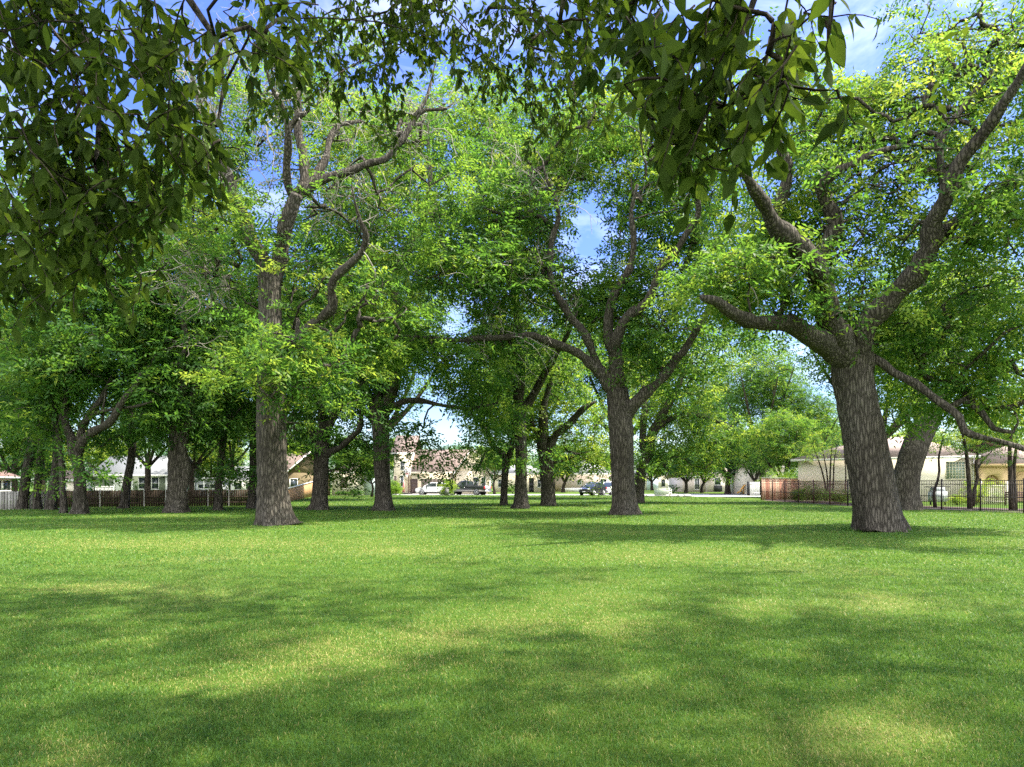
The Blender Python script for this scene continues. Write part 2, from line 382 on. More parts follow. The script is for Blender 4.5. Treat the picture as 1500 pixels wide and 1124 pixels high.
def grow(acc, skel, skel_r, C, lrng, k_r=.011, max_r=.14, up_pref=.35):
    """join clump centres C to the skeleton with curved, tapering branches"""
    nodes_ = [tuple(x) for x in skel]; par = [-1] * len(nodes_); cap = list(skel_r)
    pos = np.zeros((len(nodes_) + len(C) * 4 + 4, 3)); pos[:len(nodes_)] = skel; n = len(nodes_)
    cnt = np.zeros(len(pos)); links = []
    par = np.full(len(pos), -1)
    d0 = np.min(np.linalg.norm(C[:, None] - skel[None, ::2], axis=2), 1)
    n0 = n
    for c in C[np.argsort(d0)]:
        dv = c - pos[:n]; dist = np.linalg.norm(dv, axis=1)
        cost = dist + up_pref * np.maximum(0, -dv[:, 2]) + np.where(np.arange(n) < n0, 0, .12)
        j = int(np.argmin(cost)); a = pos[j]; L = dist[j]
        perp = lrng.normal(size=3); perp[2] = abs(perp[2]) * .6
        mids = []
        for t in (.33, .68): mids.append(a + (c - a) * t + perp * L * .11 * math.sin(t * math.pi) + lrng.normal(size=3) * L * .03)
        chain = [j]
        for q in (*mids, c):
            pos[n] = q; par[n] = chain[-1]; chain.append(n); n += 1
        links.append(chain)
    for ch in reversed(links):
        cnt[ch[-1]] += 1
    for i in range(n - 1, n0 - 1, -1):
        if par[i] >= n0: cnt[par[i]] += cnt[i]
    for ch in links:
        r = [min(max_r, k_r * max(1, cnt[i]) ** .52) for i in ch[1:]]
        if ch[0] < n0:
            lim = max(.006, .8 * skel_r[ch[0]]); r = [min(x, lim) for x in r]
        r = [min(max_r, r[0] * 1.15)] + r; r[-1] *= .35
        acc.tube(pos[ch], r, 5 if r[0] > .04 else 4, cap=True)
    return pos[:n]

def dead_twigs(acc, starts, n, length, lrng, r0=.018, dirbias=(0, 0, .5)):
    for i in range(n):
        p = starts[lrng.integers(len(starts))].copy(); d = unit(lrng.normal(size=3) + np.array(dirbias))
        L = length * (.6 + .8 * lrng.random())
        pts = [p.copy()]
        for s in range(6):
            d = unit(d + lrng.normal(size=3) * .33); p = p + d * L / 6; pts.append(p.copy())
        acc.tube(pts, np.linspace(r0, r0 * .3, 7), 4)
        for q in range(3):
            k = lrng.integers(1, 6); e = unit(d + lrng.normal(size=3) * .9); a = pts[k]
            b = a + e * L * .22 + lrng.normal(size=3) * L * .03; c = b + unit(e + lrng.normal(size=3) * .5) * L * .2
            acc.tube([a, b, c], [r0 * .5, r0 * .38, r0 * .22], 3)

def crown_points(specs, Y0, lrng, spacing):
    """specs (px,py,rx,ry,dy,ry_m,n): clump centres inside ellipsoids given by photo position and distance"""
    out = []
    for (px, py, rx, ry, dy, dm, n) in specs:
        Y = Y0 + dy; c = P(px, py, Y); R = A(rx / F * Y, dm, ry / F * Y); got = 0; tries = 0
        while got < n and tries < n * 30:
            tries += 1
            v = lrng.normal(size=3); v = v / np.linalg.norm(v) * lrng.random() ** (1 / 2.3)
            q = c + v * R
            if q[2] < 1.2: continue
            if out and min(np.sum((np.array(out[-260:]) - q) ** 2, 1)) < spacing ** 2 * (.5 + .5 * lrng.random()): continue
            out.append(q); got += 1
    C = np.array(out)
    return C[~sky_gap(C)]

def trunk_lobes(n, sides, lrng, flare=1.0, heights=None):
    th = np.arange(sides) / sides * 2 * math.pi
    ph = lrng.random(6) * 6.28; out = []
    for i in range(n):
        h = heights[i] if heights is not None else 5
        f = math.exp(-h / .55) * flare
        w = 1 + .05 * np.sin(2 * th + ph[0] + h * .3) + .035 * np.sin(3 * th + ph[1] - h * .5) + .02 * np.sin(7 * th + ph[2] + h * .8)
        w = w + f * (.17 * np.sin(5 * th + ph[3]) + .10 * np.sin(8 * th + ph[4]) + .08 * np.sin(3 * th + ph[5]))
        out.append(w)
    return out

def tree(name, label, trunk, limbs, crown, base_Y=None, group='large pecan trees on the lawn', seed=1, bark='bark', leafmat='leaf', leaf=.13, sprays=30, nl=6, spread=.6,
         spacing=.75, tone=.45, limb_k=1.0, twigs=None, extra=None, up_pref=.35, cat='tree', k_r=.016, push=0):
    lrng = np.random.default_rng(seed)
    b = trunk[0]; Y0 = base_Y or GY(b[1])
    base = P(b[0], b[1], Y0); base[2] = 0
    root = thing(name, label, cat, base, group)
    def conv(path, slope, y_start=0.0):
        L = np.cumsum([0] + [math.hypot(path[i + 1][0] - path[i][0], path[i + 1][1] - path[i][1]) for i in range(len(path) - 1)])
        rows = []
        for (px, py, r), s in zip(path, L):
            Y = Y0 + y_start + slope * s / F * Y0; rows.append([*P(px, py, Y), r / F * Y])
        return np.array(rows)
    tr = conv(trunk, 0); tr[0, 2] = -.12
    sp = smooth_path(tr, .22 if Y0 < 40 else .4)
    sides = 36 if Y0 < 30 else 24 if Y0 < 46 else 14
    n1 = lrng.normal(size=(len(sp), 2)) * .012
    a = Acc(); a.tube(sp[:, :3] + np.c_[n1, np.zeros(len(sp))], sp[:, 3], sides, trunk_lobes(len(sp), sides, lrng, 1.0, sp[:, 2]), cap=True)
    a.build('trunk', bark, root, smooth=True)
    sk, skr = [sp[len(sp) // 2:, :3]], [sp[len(sp) // 2:, 3]]
    for (slope, path) in limbs:
        q = conv(path, slope)
        q[1:, 3] *= limb_k
        s2 = smooth_path(q, .3 if Y0 < 40 else .5)
        sd = 14 if Y0 < 40 else 9
        ki = lrng.normal(size=(len(s2) // 3 + 3, 3)); kt = np.arange(len(s2)) / 3.0; k0 = kt.astype(int); kf = (kt - k0)[:, None]; kf = kf * kf * (3 - 2 * kf)
        wob = (ki[k0] * (1 - kf) + ki[k0 + 1] * kf) * s2[:, 3:4] * .34; wob[:2] = 0; s2[:, 3] *= 1 + .10 * lrng.normal(size=len(s2)) * (np.arange(len(s2)) > 2)
        a = Acc(); a.tube(s2[:, :3] + wob, s2[:, 3], sd, trunk_lobes(len(s2), sd, lrng, 0), cap=True)
        a.build('limb', bark, root, smooth=True)
        sk.append(s2[1:, :3]); skr.append(s2[1:, 3])
    SK, SR = np.vstack(sk), np.concatenate(skr)
    C = crown_points([(*c[:4], c[4] + (push if c[4] > -1.1 else 0), *c[5:]) for c in crown], Y0, lrng, spacing)
    if extra is not None: C = np.vstack([C, extra])
    a = Acc(); allpos = grow(a, SK, SR, C, lrng, up_pref=up_pref, k_r=k_r)
    a.build('branches', bark, root, smooth=True)
    a = Acc(); leaves(a, C, sprays, spread, leaf, nl, tone, lrng)
    a.build('crown', leafmat, root)
    if twigs:
        a = Acc()
        for (px, py, rx, ry, n, ln) in twigs:
            y = allpos[:, 1]; qx = 750 + allpos[:, 0] / y * F; qy = HOR - (allpos[:, 2] - EYE) / y * F
            sel = allpos[((qx - px) / rx) ** 2 + ((qy - py) / ry) ** 2 < 1]
            if len(sel): dead_twigs(a, sel, int(n * 1.5), ln, lrng, .024 * (Y0 / 30) ** .5)
        if a.n: a.build('dead_twigs', 'twig', root, smooth=True)
    return root

# --- the traced trees nearest the camera
tree('pecan_tree', 'tall grey pecan with leafy shoots sprouting round its trunk, nearest tree left of centre',
     [(403, 769, 33), (402, 758, 26), (400, 735, 23), (398, 690, 21), (397, 640, 21), (397, 590, 21), (397, 540, 19.5), (397, 490, 18), (396, 440, 16.5), (396, 405, 17)],
     [(.3, [(394, 415, 14), (384, 385, 12), (372, 350, 11.5), (352, 305, 11), (337, 272, 10.5), (325, 244, 9), (312, 212, 6.5), (298, 170, 5), (284, 120, 3), (276, 80, 1.5)]),
      (-.25, [(398, 415, 15), (404, 388, 12), (413, 360, 11), (424, 330, 10.5), (430, 300, 10), (434, 285, 9)]),
      (-.5, [(432, 296, 8), (426, 275, 6.5), (423, 240, 6), (422, 195, 5.5), (419, 165, 4.5), (408, 147, 4), (398, 128, 3.2), (390, 100, 2)]),
      (-.2, [(421, 195, 5), (432, 175, 4.5), (445, 167, 4), (454, 160, 3.6)]),
      (.25, [(434, 292, 8), (444, 262, 7.5), (446, 238, 7.5), (442, 202, 7), (436, 170, 6.5), (434, 140, 6), (436, 100, 4.5), (438, 60, 2.5)]),
      (.6, [(440, 280, 6), (458, 266, 5.5), (468, 248, 6), (474, 227, 6), (482, 205, 5), (495, 186, 4.5), (502, 183, 3.5), (530, 178, 2)]),
      (.15, [(437, 287, 7), (474, 266, 6.5), (512, 250, 6.5), (545, 238, 6), (569, 233, 6), (583, 215, 5.5), (594, 195, 5), (606, 175, 4.3), (622, 160, 3.5), (650, 158, 2.4), (664, 150, 1.2)]),
      (.2, [(606, 172, 3), (622, 150, 2.6), (630, 125, 2), (636, 100, 1.3), (640, 78, .8)]),
      (-.35, [(400, 515, 12), (425, 500, 9), (448, 483, 8), (468, 470, 7.5), (484, 452, 8), (483, 430, 7), (487, 412, 6.5), (500, 396, 6), (516, 382, 5.5), (530, 366, 5.2), (536, 345, 4.6), (528, 326, 3.5), (520, 300, 2), (515, 270, 1.2)]),
      ],
     [(418, 548, 72, 46, -1.2, 1.8, 34), (335, 545, 45, 30, -1.0, 1.8, 9), (395, 505, 50, 26, -1.4, 1.0, 12), (485, 550, 50, 60, -.6, 2.2, 28), (450, 420, 60, 50, -.2, 2.4, 24), (470, 470, 90, 60, 1.0, 3, 44), (340, 430, 80, 75, .5, 3, 44), (525, 430, 60, 60, .3, 2.6, 28), (560, 470, 55, 55, 1.5, 3, 22),
      (310, 212, 48, 34, 0, 1.8, 20), (350, 330, 70, 60, -.5, 2.5, 34), (395, 360, 45, 50, -.8, 2, 18), (440, 300, 60, 50, .5, 2.6, 20), (520, 300, 90, 55, 1.5, 3.5, 36), (430, 200, 95, 60, 1.2, 3.2, 34), (560, 180, 95, 60, 2.5, 3.5, 38),
      (480, 120, 110, 55, 2, 4, 36), (420, 635, 45, 40, -.5, 1.2, 11), (270, 330, 60, 80, 1, 3, 26), (620, 230, 60, 50, 2, 3, 16), (330, 130, 60, 50, 2, 3, 12)],
     seed=21, push=1.5, limb_k=.92, leaf=.20, sprays=25, nl=7, spread=.48, spacing=.85, tone=.55,
     twigs=[(330, 110, 90, 90, 60, 2.4), (480, 220, 140, 90, 60, 2.0), (530, 320, 50, 50, 30, 1.6), (620, 160, 60, 60, 24, 1.6), (250, 430, 90, 60, 30, 2.0), (300, 220, 60, 60, 25, 2)])

tree('pecan_tree', 'massive leaning pecan with a broken-off low limb at left, nearest tree right of centre',
     [(1287, 778, 39), (1286, 769, 35), (1283, 745, 32), (1276, 705, 30.5), (1269, 660, 29), (1261, 615, 27.5), (1254, 575, 26.5), (1249, 545, 27), (1247, 522, 23)],
     [(-.7, [(1247, 532, 20), (1226, 514, 18.5), (1200, 497, 17), (1175, 488, 15), (1150, 480, 14), (1125, 474, 11.5), (1100, 468, 10.5), (1078, 460, 9), (1055, 448, 8), (1040, 440, 7), (1030, 433, 4.5)]),
      (-.6, [(1244, 532, 20), (1228, 500, 20), (1218, 465, 21), (1207, 432, 20), (1192, 397, 18), (1176, 373, 17), (1160, 355, 15.5), (1146, 340, 14), (1132, 322, 12), (1120, 304, 10.5), (1108, 285, 9.5), (1096, 266, 8), (1083, 250, 6), (1066, 225, 3.5)]),
      (-.3, [(1196, 402, 12), (1203, 380, 12), (1217, 352, 11.5), (1224, 328, 10.5), (1218, 300, 9), (1206, 275, 7.5), (1222, 255, 7), (1248, 242, 6), (1280, 225, 5), (1318, 215, 4), (1350, 212, 2.5)]),
      (-.1, [(1134, 325, 9), (1138, 300, 8.5), (1150, 265, 8), (1153, 245, 7.5), (1145, 222, 6.5), (1136, 195, 5.5), (1126, 150, 4.5), (1122, 100, 3.5), (1128, 55, 2.2)]),
      (-.4, [(1258, 545, 19), (1266, 510, 17), (1273, 475, 16), (1292, 443, 15.5), (1318, 420, 15), (1342, 400, 14.5), (1358, 378, 14), (1370, 355, 13.5), (1371, 325, 12), (1384, 287, 11), (1400, 255, 10.5), (1416, 229, 10), (1444, 193, 9), (1463, 165, 8), (1481, 137, 7), (1500, 102, 6), (1525, 50, 4.5), (1550, -20, 3)]),
      (-.6, [(1370, 350, 11), (1395, 328, 10), (1416, 313, 9.5), (1453, 288, 9), (1485, 269, 8.5), (1520, 252, 7.5), (1580, 220, 5.5), (1650, 180, 3.5)]),
      (.1, [(1384, 290, 6), (1378, 250, 5.5), (1376, 215, 5.5), (1390, 190, 5), (1408, 165, 4.5), (1425, 140, 4), (1445, 118, 3), (1470, 80, 2)]),
      (-.45, [(1262, 548, 16), (1282, 527, 8), (1310, 548, 6.5), (1338, 562, 6.2), (1365, 580, 6), (1390, 598, 6), (1405, 613, 5.6), (1415, 632, 5), (1440, 640, 4.6), (1468, 644, 4.2), (1490, 653, 3.5), (1530, 670, 3)]),
      (-.3, [(1392, 598, 5), (1412, 588, 5), (1440, 606, 4.5), (1456, 628, 4), (1484, 634, 2.5)]),
      (.2, [(1235, 505, 9), (1215, 508, 7), (1204, 520, 5)])],
     [(1090, 412, 85, 38, -1.2, 2.2, 50), (1140, 385, 70, 45, 0, 2.4, 34), (1240, 350, 80, 70, -.6, 3, 64), (1190, 300, 70, 60, -.5, 3, 46), (1330, 240, 100, 85, -.6, 3.4, 96), (1420, 140, 90, 100, -.4, 3.5, 74), (1290, 160, 80, 60, 1, 3, 44),
      (1200, 200, 70, 70, 1.5, 3, 38), (1420, 480, 110, 70, -.6, 3, 64), (1400, 545, 90, 34, -.2, 2.4, 34), (1460, 580, 70, 34, -.6, 2.2, 32), (1275, 480, 45, 55, -.8, 1.6, 26), (1460, 330, 70, 70, -2, 3, 50), (1150, 120, 60, 70, 2, 3, 28),
      (1500, 60, 80, 80, -.5, 3.5, 50), (1400, 40, 70, 50, 0, 3, 30), (1320, 110, 60, 45, .5, 3, 22), (1590, 200, 90, 90, -2.5, 4, 40), (1240, 440, 50, 40, -1.2, 1.5, 20), (1180, 455, 60, 24, -1.4, 1.4, 24), (1300, 615, 22, 24, -.6, .8, 4), (1610, 60, 90, 100, -1, 4.5, 34)],
     seed=34, push=1.5, leaf=.195, sprays=25, nl=7, spread=.48, spacing=.8, tone=.60, k_r=.016,
     twigs=[(1130, 440, 60, 40, 12, 1.2)])

tree('pecan_tree', 'wide-spreading pecan with a long horizontal limb reaching left, standing right of centre',
     [(914, 754, 24), (914, 744, 19.5), (913, 715, 17.5), (912, 670, 17), (911, 635, 17.5), (908, 600, 17), (904, 570, 15)],
     [(-.2, [(905, 580, 12), (893, 556, 11), (881, 542, 9.5), (856, 524, 8), (835, 512, 7.5), (813, 502, 7), (790, 496, 6.5), (771, 492, 6), (721, 495, 5), (675, 499, 4), (621, 495, 3), (580, 491, 2.2), (545, 490, 1.2)]),
      (-.25, [(904, 575, 13), (899, 540, 12), (894, 505, 10.5), (888, 463, 8.5), (897, 438, 7.5), (906, 420, 7), (920, 395, 6.5), (926, 370, 5.5), (928, 342, 5), (925, 310, 3.5), (935, 270, 2.5)]),
      (-.4, [(904, 560, 11), (902, 520, 9.5), (910, 490, 8.5), (920, 468, 8), (949, 442, 7), (967, 396, 6.5), (985, 370, 6), (1003, 349, 5.5), (1018, 325, 5), (1024, 302, 4.6), (1018, 275, 4), (1010, 240, 2.5)]),
      (-.2, [(900, 565, 11), (877, 535, 8), (867, 512, 7.5), (858, 492, 7.5), (835, 460, 7), (813, 430, 6.5), (806, 400, 6), (806, 380, 6), (811, 349, 5.5), (818, 318, 4.4), (812, 290, 3.4), (800, 262, 2.4), (795, 235, 1.4)]),
      (-.4, [(806, 395, 5), (780, 382, 4), (745, 380, 4), (718, 376, 3.5), (690, 382, 3), (655, 398, 2.2), (625, 408, 1.2)]),
      (-.3, [(815, 338, 4), (795, 320, 4), (770, 311, 4), (735, 313, 3.5), (705, 305, 2)]),
      (-.3, [(912, 610, 15), (928, 592, 11), (945, 574, 9.5), (962, 560, 8.5), (980, 542, 7.5), (1000, 510, 6.5), (1025, 478, 5.5), (1042, 440, 4.5), (1050, 410, 3.5), (1080, 375, 3), (1110, 330, 2)]),
      (.4, [(1000, 398, 4.5), (1012, 370, 4), (1017, 349, 4), (1026, 310, 3), (1040, 270, 2)]),
      (.5, [(985, 470, 5), (1010, 400, 4.5), (1049, 360, 4), (1078, 335, 3.4), (1110, 324, 2.2)])],
     [(700, 400, 110, 45, -1.5, 3.5, 66), (720, 330, 110, 60, -1, 4, 74), (800, 400, 70, 60, .5, 3, 34), (900, 240, 110, 80, 1, 5, 90), (960, 340, 90, 75, 0, 4, 72), (1010, 260, 90, 90, -.5, 4, 74), (940, 430, 80, 60, -.5, 3.5, 44), (1040, 370, 60, 70, 0, 3, 36),
      (980, 490, 60, 50, -1, 2.8, 26), (640, 510, 90, 32, -1.8, 2.4, 34), (730, 500, 60, 30, -1, 2.2, 16), (770, 260, 90, 70, 1.5, 4.5, 60), (840, 190, 80, 60, 2.5, 4, 44), (940, 170, 90, 50, 2, 4, 46), (860, 450, 45, 40, -.5, 2, 16), (830, 300, 40, 30, 1, 2, 8), (950, 530, 40, 35, -1, 2, 14), (870, 410, 40, 60, .5, 2, 18), (690, 450, 50, 30, -1, 2, 12), (1070, 480, 60, 40, 1.5, 3, 30), (1030, 560, 40, 30, 1, 2.4, 12)],
     seed=45, push=1.0, limb_k=.82, leaf=.25, sprays=19, nl=7, spread=.50, spacing=.95, tone=.5, k_r=.02,
     twigs=[(760, 450, 90, 70, 46, 2.2), (830, 280, 80, 50, 40, 2.2), (780, 240, 100, 60, 20, 2), (980, 260, 60, 60, 16, 2)])

# --- second rank
tree('pecan_tree', 'straight dark pecan in the gap left of the white car, with crown high overhead',
     [(562, 748, 19), (562, 740, 14), (561, 710, 12), (559, 660, 12), (557, 620, 13), (556, 600, 15)],
     [(.3, [(553, 605, 9), (543, 585, 8), (533, 560, 6.5), (522, 525, 5), (512, 480, 4), (505, 430, 3)]),
      (-.2, [(560, 605, 10), (570, 585, 9), (578, 560, 8), (582, 520, 7), (580, 460, 6), (578, 400, 5.5), (596, 370, 5), (614, 342, 4.8), (625, 300, 4), (630, 250, 3), (625, 190, 2)]),
      (-.4, [(562, 610, 6), (585, 588, 4.5), (615, 586, 4), (650, 594, 3.2), (690, 598, 2.2), (730, 590, 1.2)]),
      (.3, [(556, 600, 8), (553, 560, 7), (548, 500, 6), (545, 430, 5), (540, 350, 4), (548, 270, 3), (540, 200, 2)])],
     [(560, 520, 75, 45, -1.5, 4, 40), (590, 430, 80, 70, 0, 4, 50), (600, 300, 90, 80, 1, 5, 70), (620, 190, 90, 70, 1, 5, 60), (520, 220, 80, 80, 2, 5, 50), (650, 570, 80, 26, -1.5, 2.5, 20), (690, 600, 50, 22, -2, 2.2, 12), (650, 655, 40, 36, -2, 1.6, 10), (600, 640, 26, 40, -2, 1.6, 8), (500, 380, 60, 70, 1, 4, 34), (660, 350, 60, 60, 1, 4, 26), (560, 120, 90, 50, 3, 5, 36), (700, 200, 70, 70, 3, 5, 40), (610, 640, 24, 26, -2, 1.2, 8)],
     seed=56, push=.9, leaf=.28, sprays=20, nl=6, spread=.58, spacing=1.05, tone=.5, k_r=.014,
     twigs=[(600, 320, 60, 80, 24, 2.4)])

tree('pecan_tree', 'slim grey pecan in front of the road, forking in a V above head height',
     [(763, 745, 16), (763, 738, 11.5), (763, 715, 9.5), (763, 670, 8.8), (762, 625, 8.8), (760, 592, 10)],
     [(.2, [(760, 596, 8), (757, 575, 7.5), (750, 545, 6.5), (740, 525, 5.5), (731, 505, 4.5), (722, 470, 3), (715, 420, 2)]),
      (-.1, [(760, 596, 8), (759, 560, 7), (763, 530, 6), (764, 500, 5.5), (758, 460, 5), (752, 425, 4.5), (753, 390, 4), (758, 340, 3), (765, 280, 2.2), (770, 220, 1.5)]),
      (-.3, [(762, 604, 8), (774, 590, 7), (790, 562, 6), (803, 540, 5.5), (815, 516, 4.5), (835, 480, 3.5), (850, 430, 2.4)])],
     [(760, 520, 70, 40, -1, 4, 34), (720, 470, 60, 60, 0, 4, 36), (820, 470, 60, 50, 0, 4, 30), (760, 380, 80, 70, 1, 5, 56), (760, 260, 90, 80, 1.5, 5, 66), (830, 240, 70, 70, 2, 4.5, 40), (740, 170, 90, 60, 2, 5, 46), (690, 570, 50, 35, -2, 2.4, 18), (705, 630, 40, 30, -2, 2, 9), (775, 665, 22, 14, -1.5, 1, 5), (850, 560, 30, 30, 0, 2, 10)],
     seed=67, push=.9, leaf=.28, sprays=20, nl=6, spread=.58, spacing=1.05, tone=.5, k_r=.014,
     twigs=[(750, 420, 50, 90, 40, 2)])

tree('pecan_tree', 'stocky brown pecan with a broken slanting branch, between two thinner trunks at centre',
     [(803, 741, 13), (803, 734, 11), (802, 710, 10.5), (800, 680, 10.5), (798, 660, 10)],
     [(.2, [(797, 665, 8), (790, 645, 6), (782, 630, 4.5), (776, 610, 3)]),
      (-.1, [(798, 665, 9), (797, 640, 7.5), (797, 615, 6.5), (800, 590, 5), (806, 560, 3.5), (810, 520, 2)]),
      (-.3, [(801, 668, 9), (812, 650, 6.5), (824, 634, 6), (836, 616, 5.5), (850, 604, 4.5), (862, 595, 3.6), (872, 588, 2)])],
     [(850, 640, 60, 40, 1.5, 3.5, 44), (810, 580, 50, 40, 1, 3.5, 34), (780, 620, 40, 30, 1, 3, 16), (880, 590, 40, 30, 2, 3, 18), (830, 540, 60, 40, 2, 4, 30), (870, 675, 45, 20, -1, 2, 20), (745, 600, 30, 30, 2, 2, 12)],
     seed=78, push=.9, leaf=.28, sprays=19, nl=6, spread=.75, spacing=.95, tone=.66, k_r=.014)

tree('pecan_tree', 'thin dark young pecan dividing into a wide V, beside the black pickup',
     [(738, 740, 6.5), (738, 730, 5.3), (739, 700, 5), (741, 680, 5.5), (743, 668, 6)],
     [(-.2, [(741, 672, 5), (732, 660, 4.5), (724, 650, 4), (717, 638, 3.6), (708, 625, 3), (698, 612, 2)]),
      (.2, [(744, 672, 5), (750, 655, 4), (752, 630, 3.6), (755, 600, 2.6), (757, 570, 1.6)]),
      (-.4, [(728, 655, 2.5), (714, 660, 2), (705, 678, 1.6), (697, 694, 1)])],
     [(700, 610, 45, 40, 0, 3, 34), (745, 590, 40, 40, 1, 3, 22), (690, 655, 36, 22, -1, 2, 11), (722, 686, 18, 10, 1, 1.5, 3), (720, 560, 50, 30, 2, 3, 16)],
     seed=89, leaf=.28, sprays=19, nl=6, spread=.72, spacing=.9, tone=.62, k_r=.014, group='younger trees on the lawn')

tree('pecan_tree', 'dark pecan with a limb rising right from chest height, before the cedar fence',
     [(468, 747, 17), (469, 739, 12.5), (470, 710, 11), (471, 670, 10.5), (472, 635, 10)],
     [(-.3, [(474, 668, 8), (486, 661, 5.5), (498, 656, 4.8), (510, 646, 4.6), (520, 634, 4.4), (527, 622, 4), (531, 605, 3.6), (535, 590, 3), (540, 565, 2)]),
      (.2, [(472, 640, 9), (474, 605, 7.5), (474, 570, 6.5), (470, 530, 5.5), (466, 480, 4.5), (470, 430, 3.5), (468, 370, 2.5)]),
      (-.1, [(474, 640, 8), (486, 615, 6.5), (498, 590, 5.5), (503, 560, 5), (515, 525, 4), (525, 480, 3)]),
      (.3, [(470, 655, 6), (460, 640, 5.5), (455, 615, 5), (448, 590, 4), (440, 560, 3)])],
     [(480, 590, 60, 40, .5, 3.5, 34), (470, 500, 80, 60, 1, 4, 56), (450, 410, 80, 70, 1.5, 4.5, 50), (530, 560, 40, 40, -.5, 3, 22), (440, 640, 40, 26, 0, 2.4, 14), (540, 650, 36, 34, 1, 2.4, 18), (510, 690, 30, 14, 1, 2, 8), (430, 580, 40, 40, 1, 3, 20), (500, 330, 70, 60, 2, 4, 34)],
     seed=91, push=.9, leaf=.28, sprays=20, nl=6, spread=.58, spacing=1.05, tone=.42, k_r=.014)

tree('pecan_tree', 'twin-stemmed pecan with two trunks fused at the base, before the dark plank fence',
     [(258, 751, 21), (259, 743, 16), (259, 715, 12.5), (258, 680, 11.5), (258, 650, 11), (260, 620, 10), (262, 590, 8)],
     [(0, [(264, 745, 11), (268, 720, 8.5), (270, 690, 8), (271, 660, 7.5), (275, 635, 7), (280, 610, 6), (286, 580, 5), (292, 530, 4)]),
      (.3, [(259, 640, 8), (252, 610, 7), (246, 580, 6), (242, 540, 5), (250, 480, 4), (245, 420, 3)]),
      (-.3, [(262, 600, 7), (268, 560, 6), (272, 510, 5), (268, 450, 4), (275, 390, 3)])],
     [(260, 550, 75, 46, -.5, 4, 48), (260, 470, 90, 60, 0, 4.5, 70), (240, 620, 50, 26, -1, 2.5, 20), (300, 400, 80, 70, 1, 4.5, 56), (200, 430, 60, 60, 1, 4, 36), (240, 320, 90, 80, 1.5, 5, 60), (300, 610, 40, 30, 0, 2.6, 16), (290, 260, 80, 60, 2, 5, 36)],
     seed=102, push=.9, leaf=.27, sprays=24, nl=6, spread=.58, spacing=1.05, tone=.33, k_r=.014, twigs=[(260, 450, 110, 60, 50, 2.4)])

tree('pecan_tree', 'sunlit-edged pecan with a long bare limb curving up right, at the left fence corner',
     [(116, 753, 15), (116, 747, 10.5), (117, 725, 8.5), (117, 700, 8), (113, 675, 8), (110, 662, 9)],
     [(-.2, [(112, 668, 7.5), (118, 650, 6.5), (128, 637, 6), (140, 629, 5.6), (155, 622, 5.2), (167, 612, 5), (176, 594, 4.5), (186, 580, 4), (198, 565, 3), (206, 545, 2)]),
      (.3, [(108, 668, 7), (104, 645, 6), (98, 620, 5), (94, 590, 4.5), (90, 550, 4), (92, 500, 3)]),
      (.1, [(116, 645, 5), (124, 615, 4.5), (140, 595, 4), (158, 568, 3.2), (170, 540, 2.2)]),
      (-.2, [(116, 626, 3.5), (140, 606, 2.8), (165, 600, 2.4), (200, 595, 1.8), (225, 588, 1)]),
      (0, [(150, 622, 2.4), (151, 600, 2), (155, 575, 1.5), (158, 560, 1)])],
     [(130, 530, 80, 46, 0, 4, 44), (80, 550, 60, 40, .5, 3.5, 26), (180, 515, 50, 46, 0, 3.5, 28), (130, 450, 90, 60, 1, 4.5, 64), (128, 690, 24, 10, -1.2, 1.0, 5), (145, 697, 12, 6, -1.4, .6, 2), (70, 620, 50, 24, 0, 3, 16), (180, 380, 80, 60, 2, 4, 40), (90, 360, 80, 60, 2, 4, 40), (110, 260, 90, 70, 2, 4.5, 40), (30, 300, 70, 80, 2, 4, 34)],
     seed=113, push=.9, leaf=.27, sprays=24, nl=6, spread=.7, spacing=.95, tone=.42, k_r=.014)

def slim(label, trunk, limbs, crown, seed, tone=.38, **k):
    return tree('pecan_tree', label, trunk, limbs, crown, seed=seed, tone=tone, leaf=.26, sprays=19, nl=6, spread=.58, spacing=1.05, k_r=.014, group='younger trees on the lawn', **k)
slim('slender dark trunk right in front of the sunlit-edged pecan by the left fence',
     [(93, 752, 6), (93, 745, 4.8), (92, 715, 4.2), (91, 680, 4.2), (88, 650, 4.2), (85, 625, 4)], [(.2, [(86, 630, 4), (80, 600, 3.4), (78, 570, 3), (70, 530, 2.2)]), (-.2, [(86, 630, 3.6), (92, 600, 3), (100, 570, 2)])],
     [(80, 570, 40, 40, 0, 2.6, 26), (85, 690, 12, 12, 0, .6, 2), (60, 500, 50, 40, 1, 3, 24)], 121)
slim('grey trunk leaning right in front of the weathered fence end',
     [(74, 747, 9), (75, 742, 7.5), (78, 720, 7), (82, 695, 6.5), (84, 670, 6), (82, 640, 5.5)], [(.2, [(82, 645, 5), (76, 610, 4), (70, 580, 3)])],
     [(60, 590, 40, 30, 1, 2.6, 18), (75, 650, 26, 14, 0, 1.5, 4)], 122)
slim('black straight trunk standing against the weathered grey fence',
     [(54, 746, 7.5), (54, 740, 5.8), (55, 715, 5), (57, 690, 4.8), (60, 660, 4.6), (62, 635, 4.2)], [(-.2, [(61, 640, 4), (66, 600, 3.4), (60, 550, 2.6)]), (.2, [(60, 650, 3), (72, 625, 2.4), (86, 600, 1.6)])],
     [(50, 560, 50, 40, 1, 3, 26), (54, 680, 16, 18, -.5, .9, 4), (30, 470, 60, 60, 1.5, 4, 36)], 123, tone=.3)
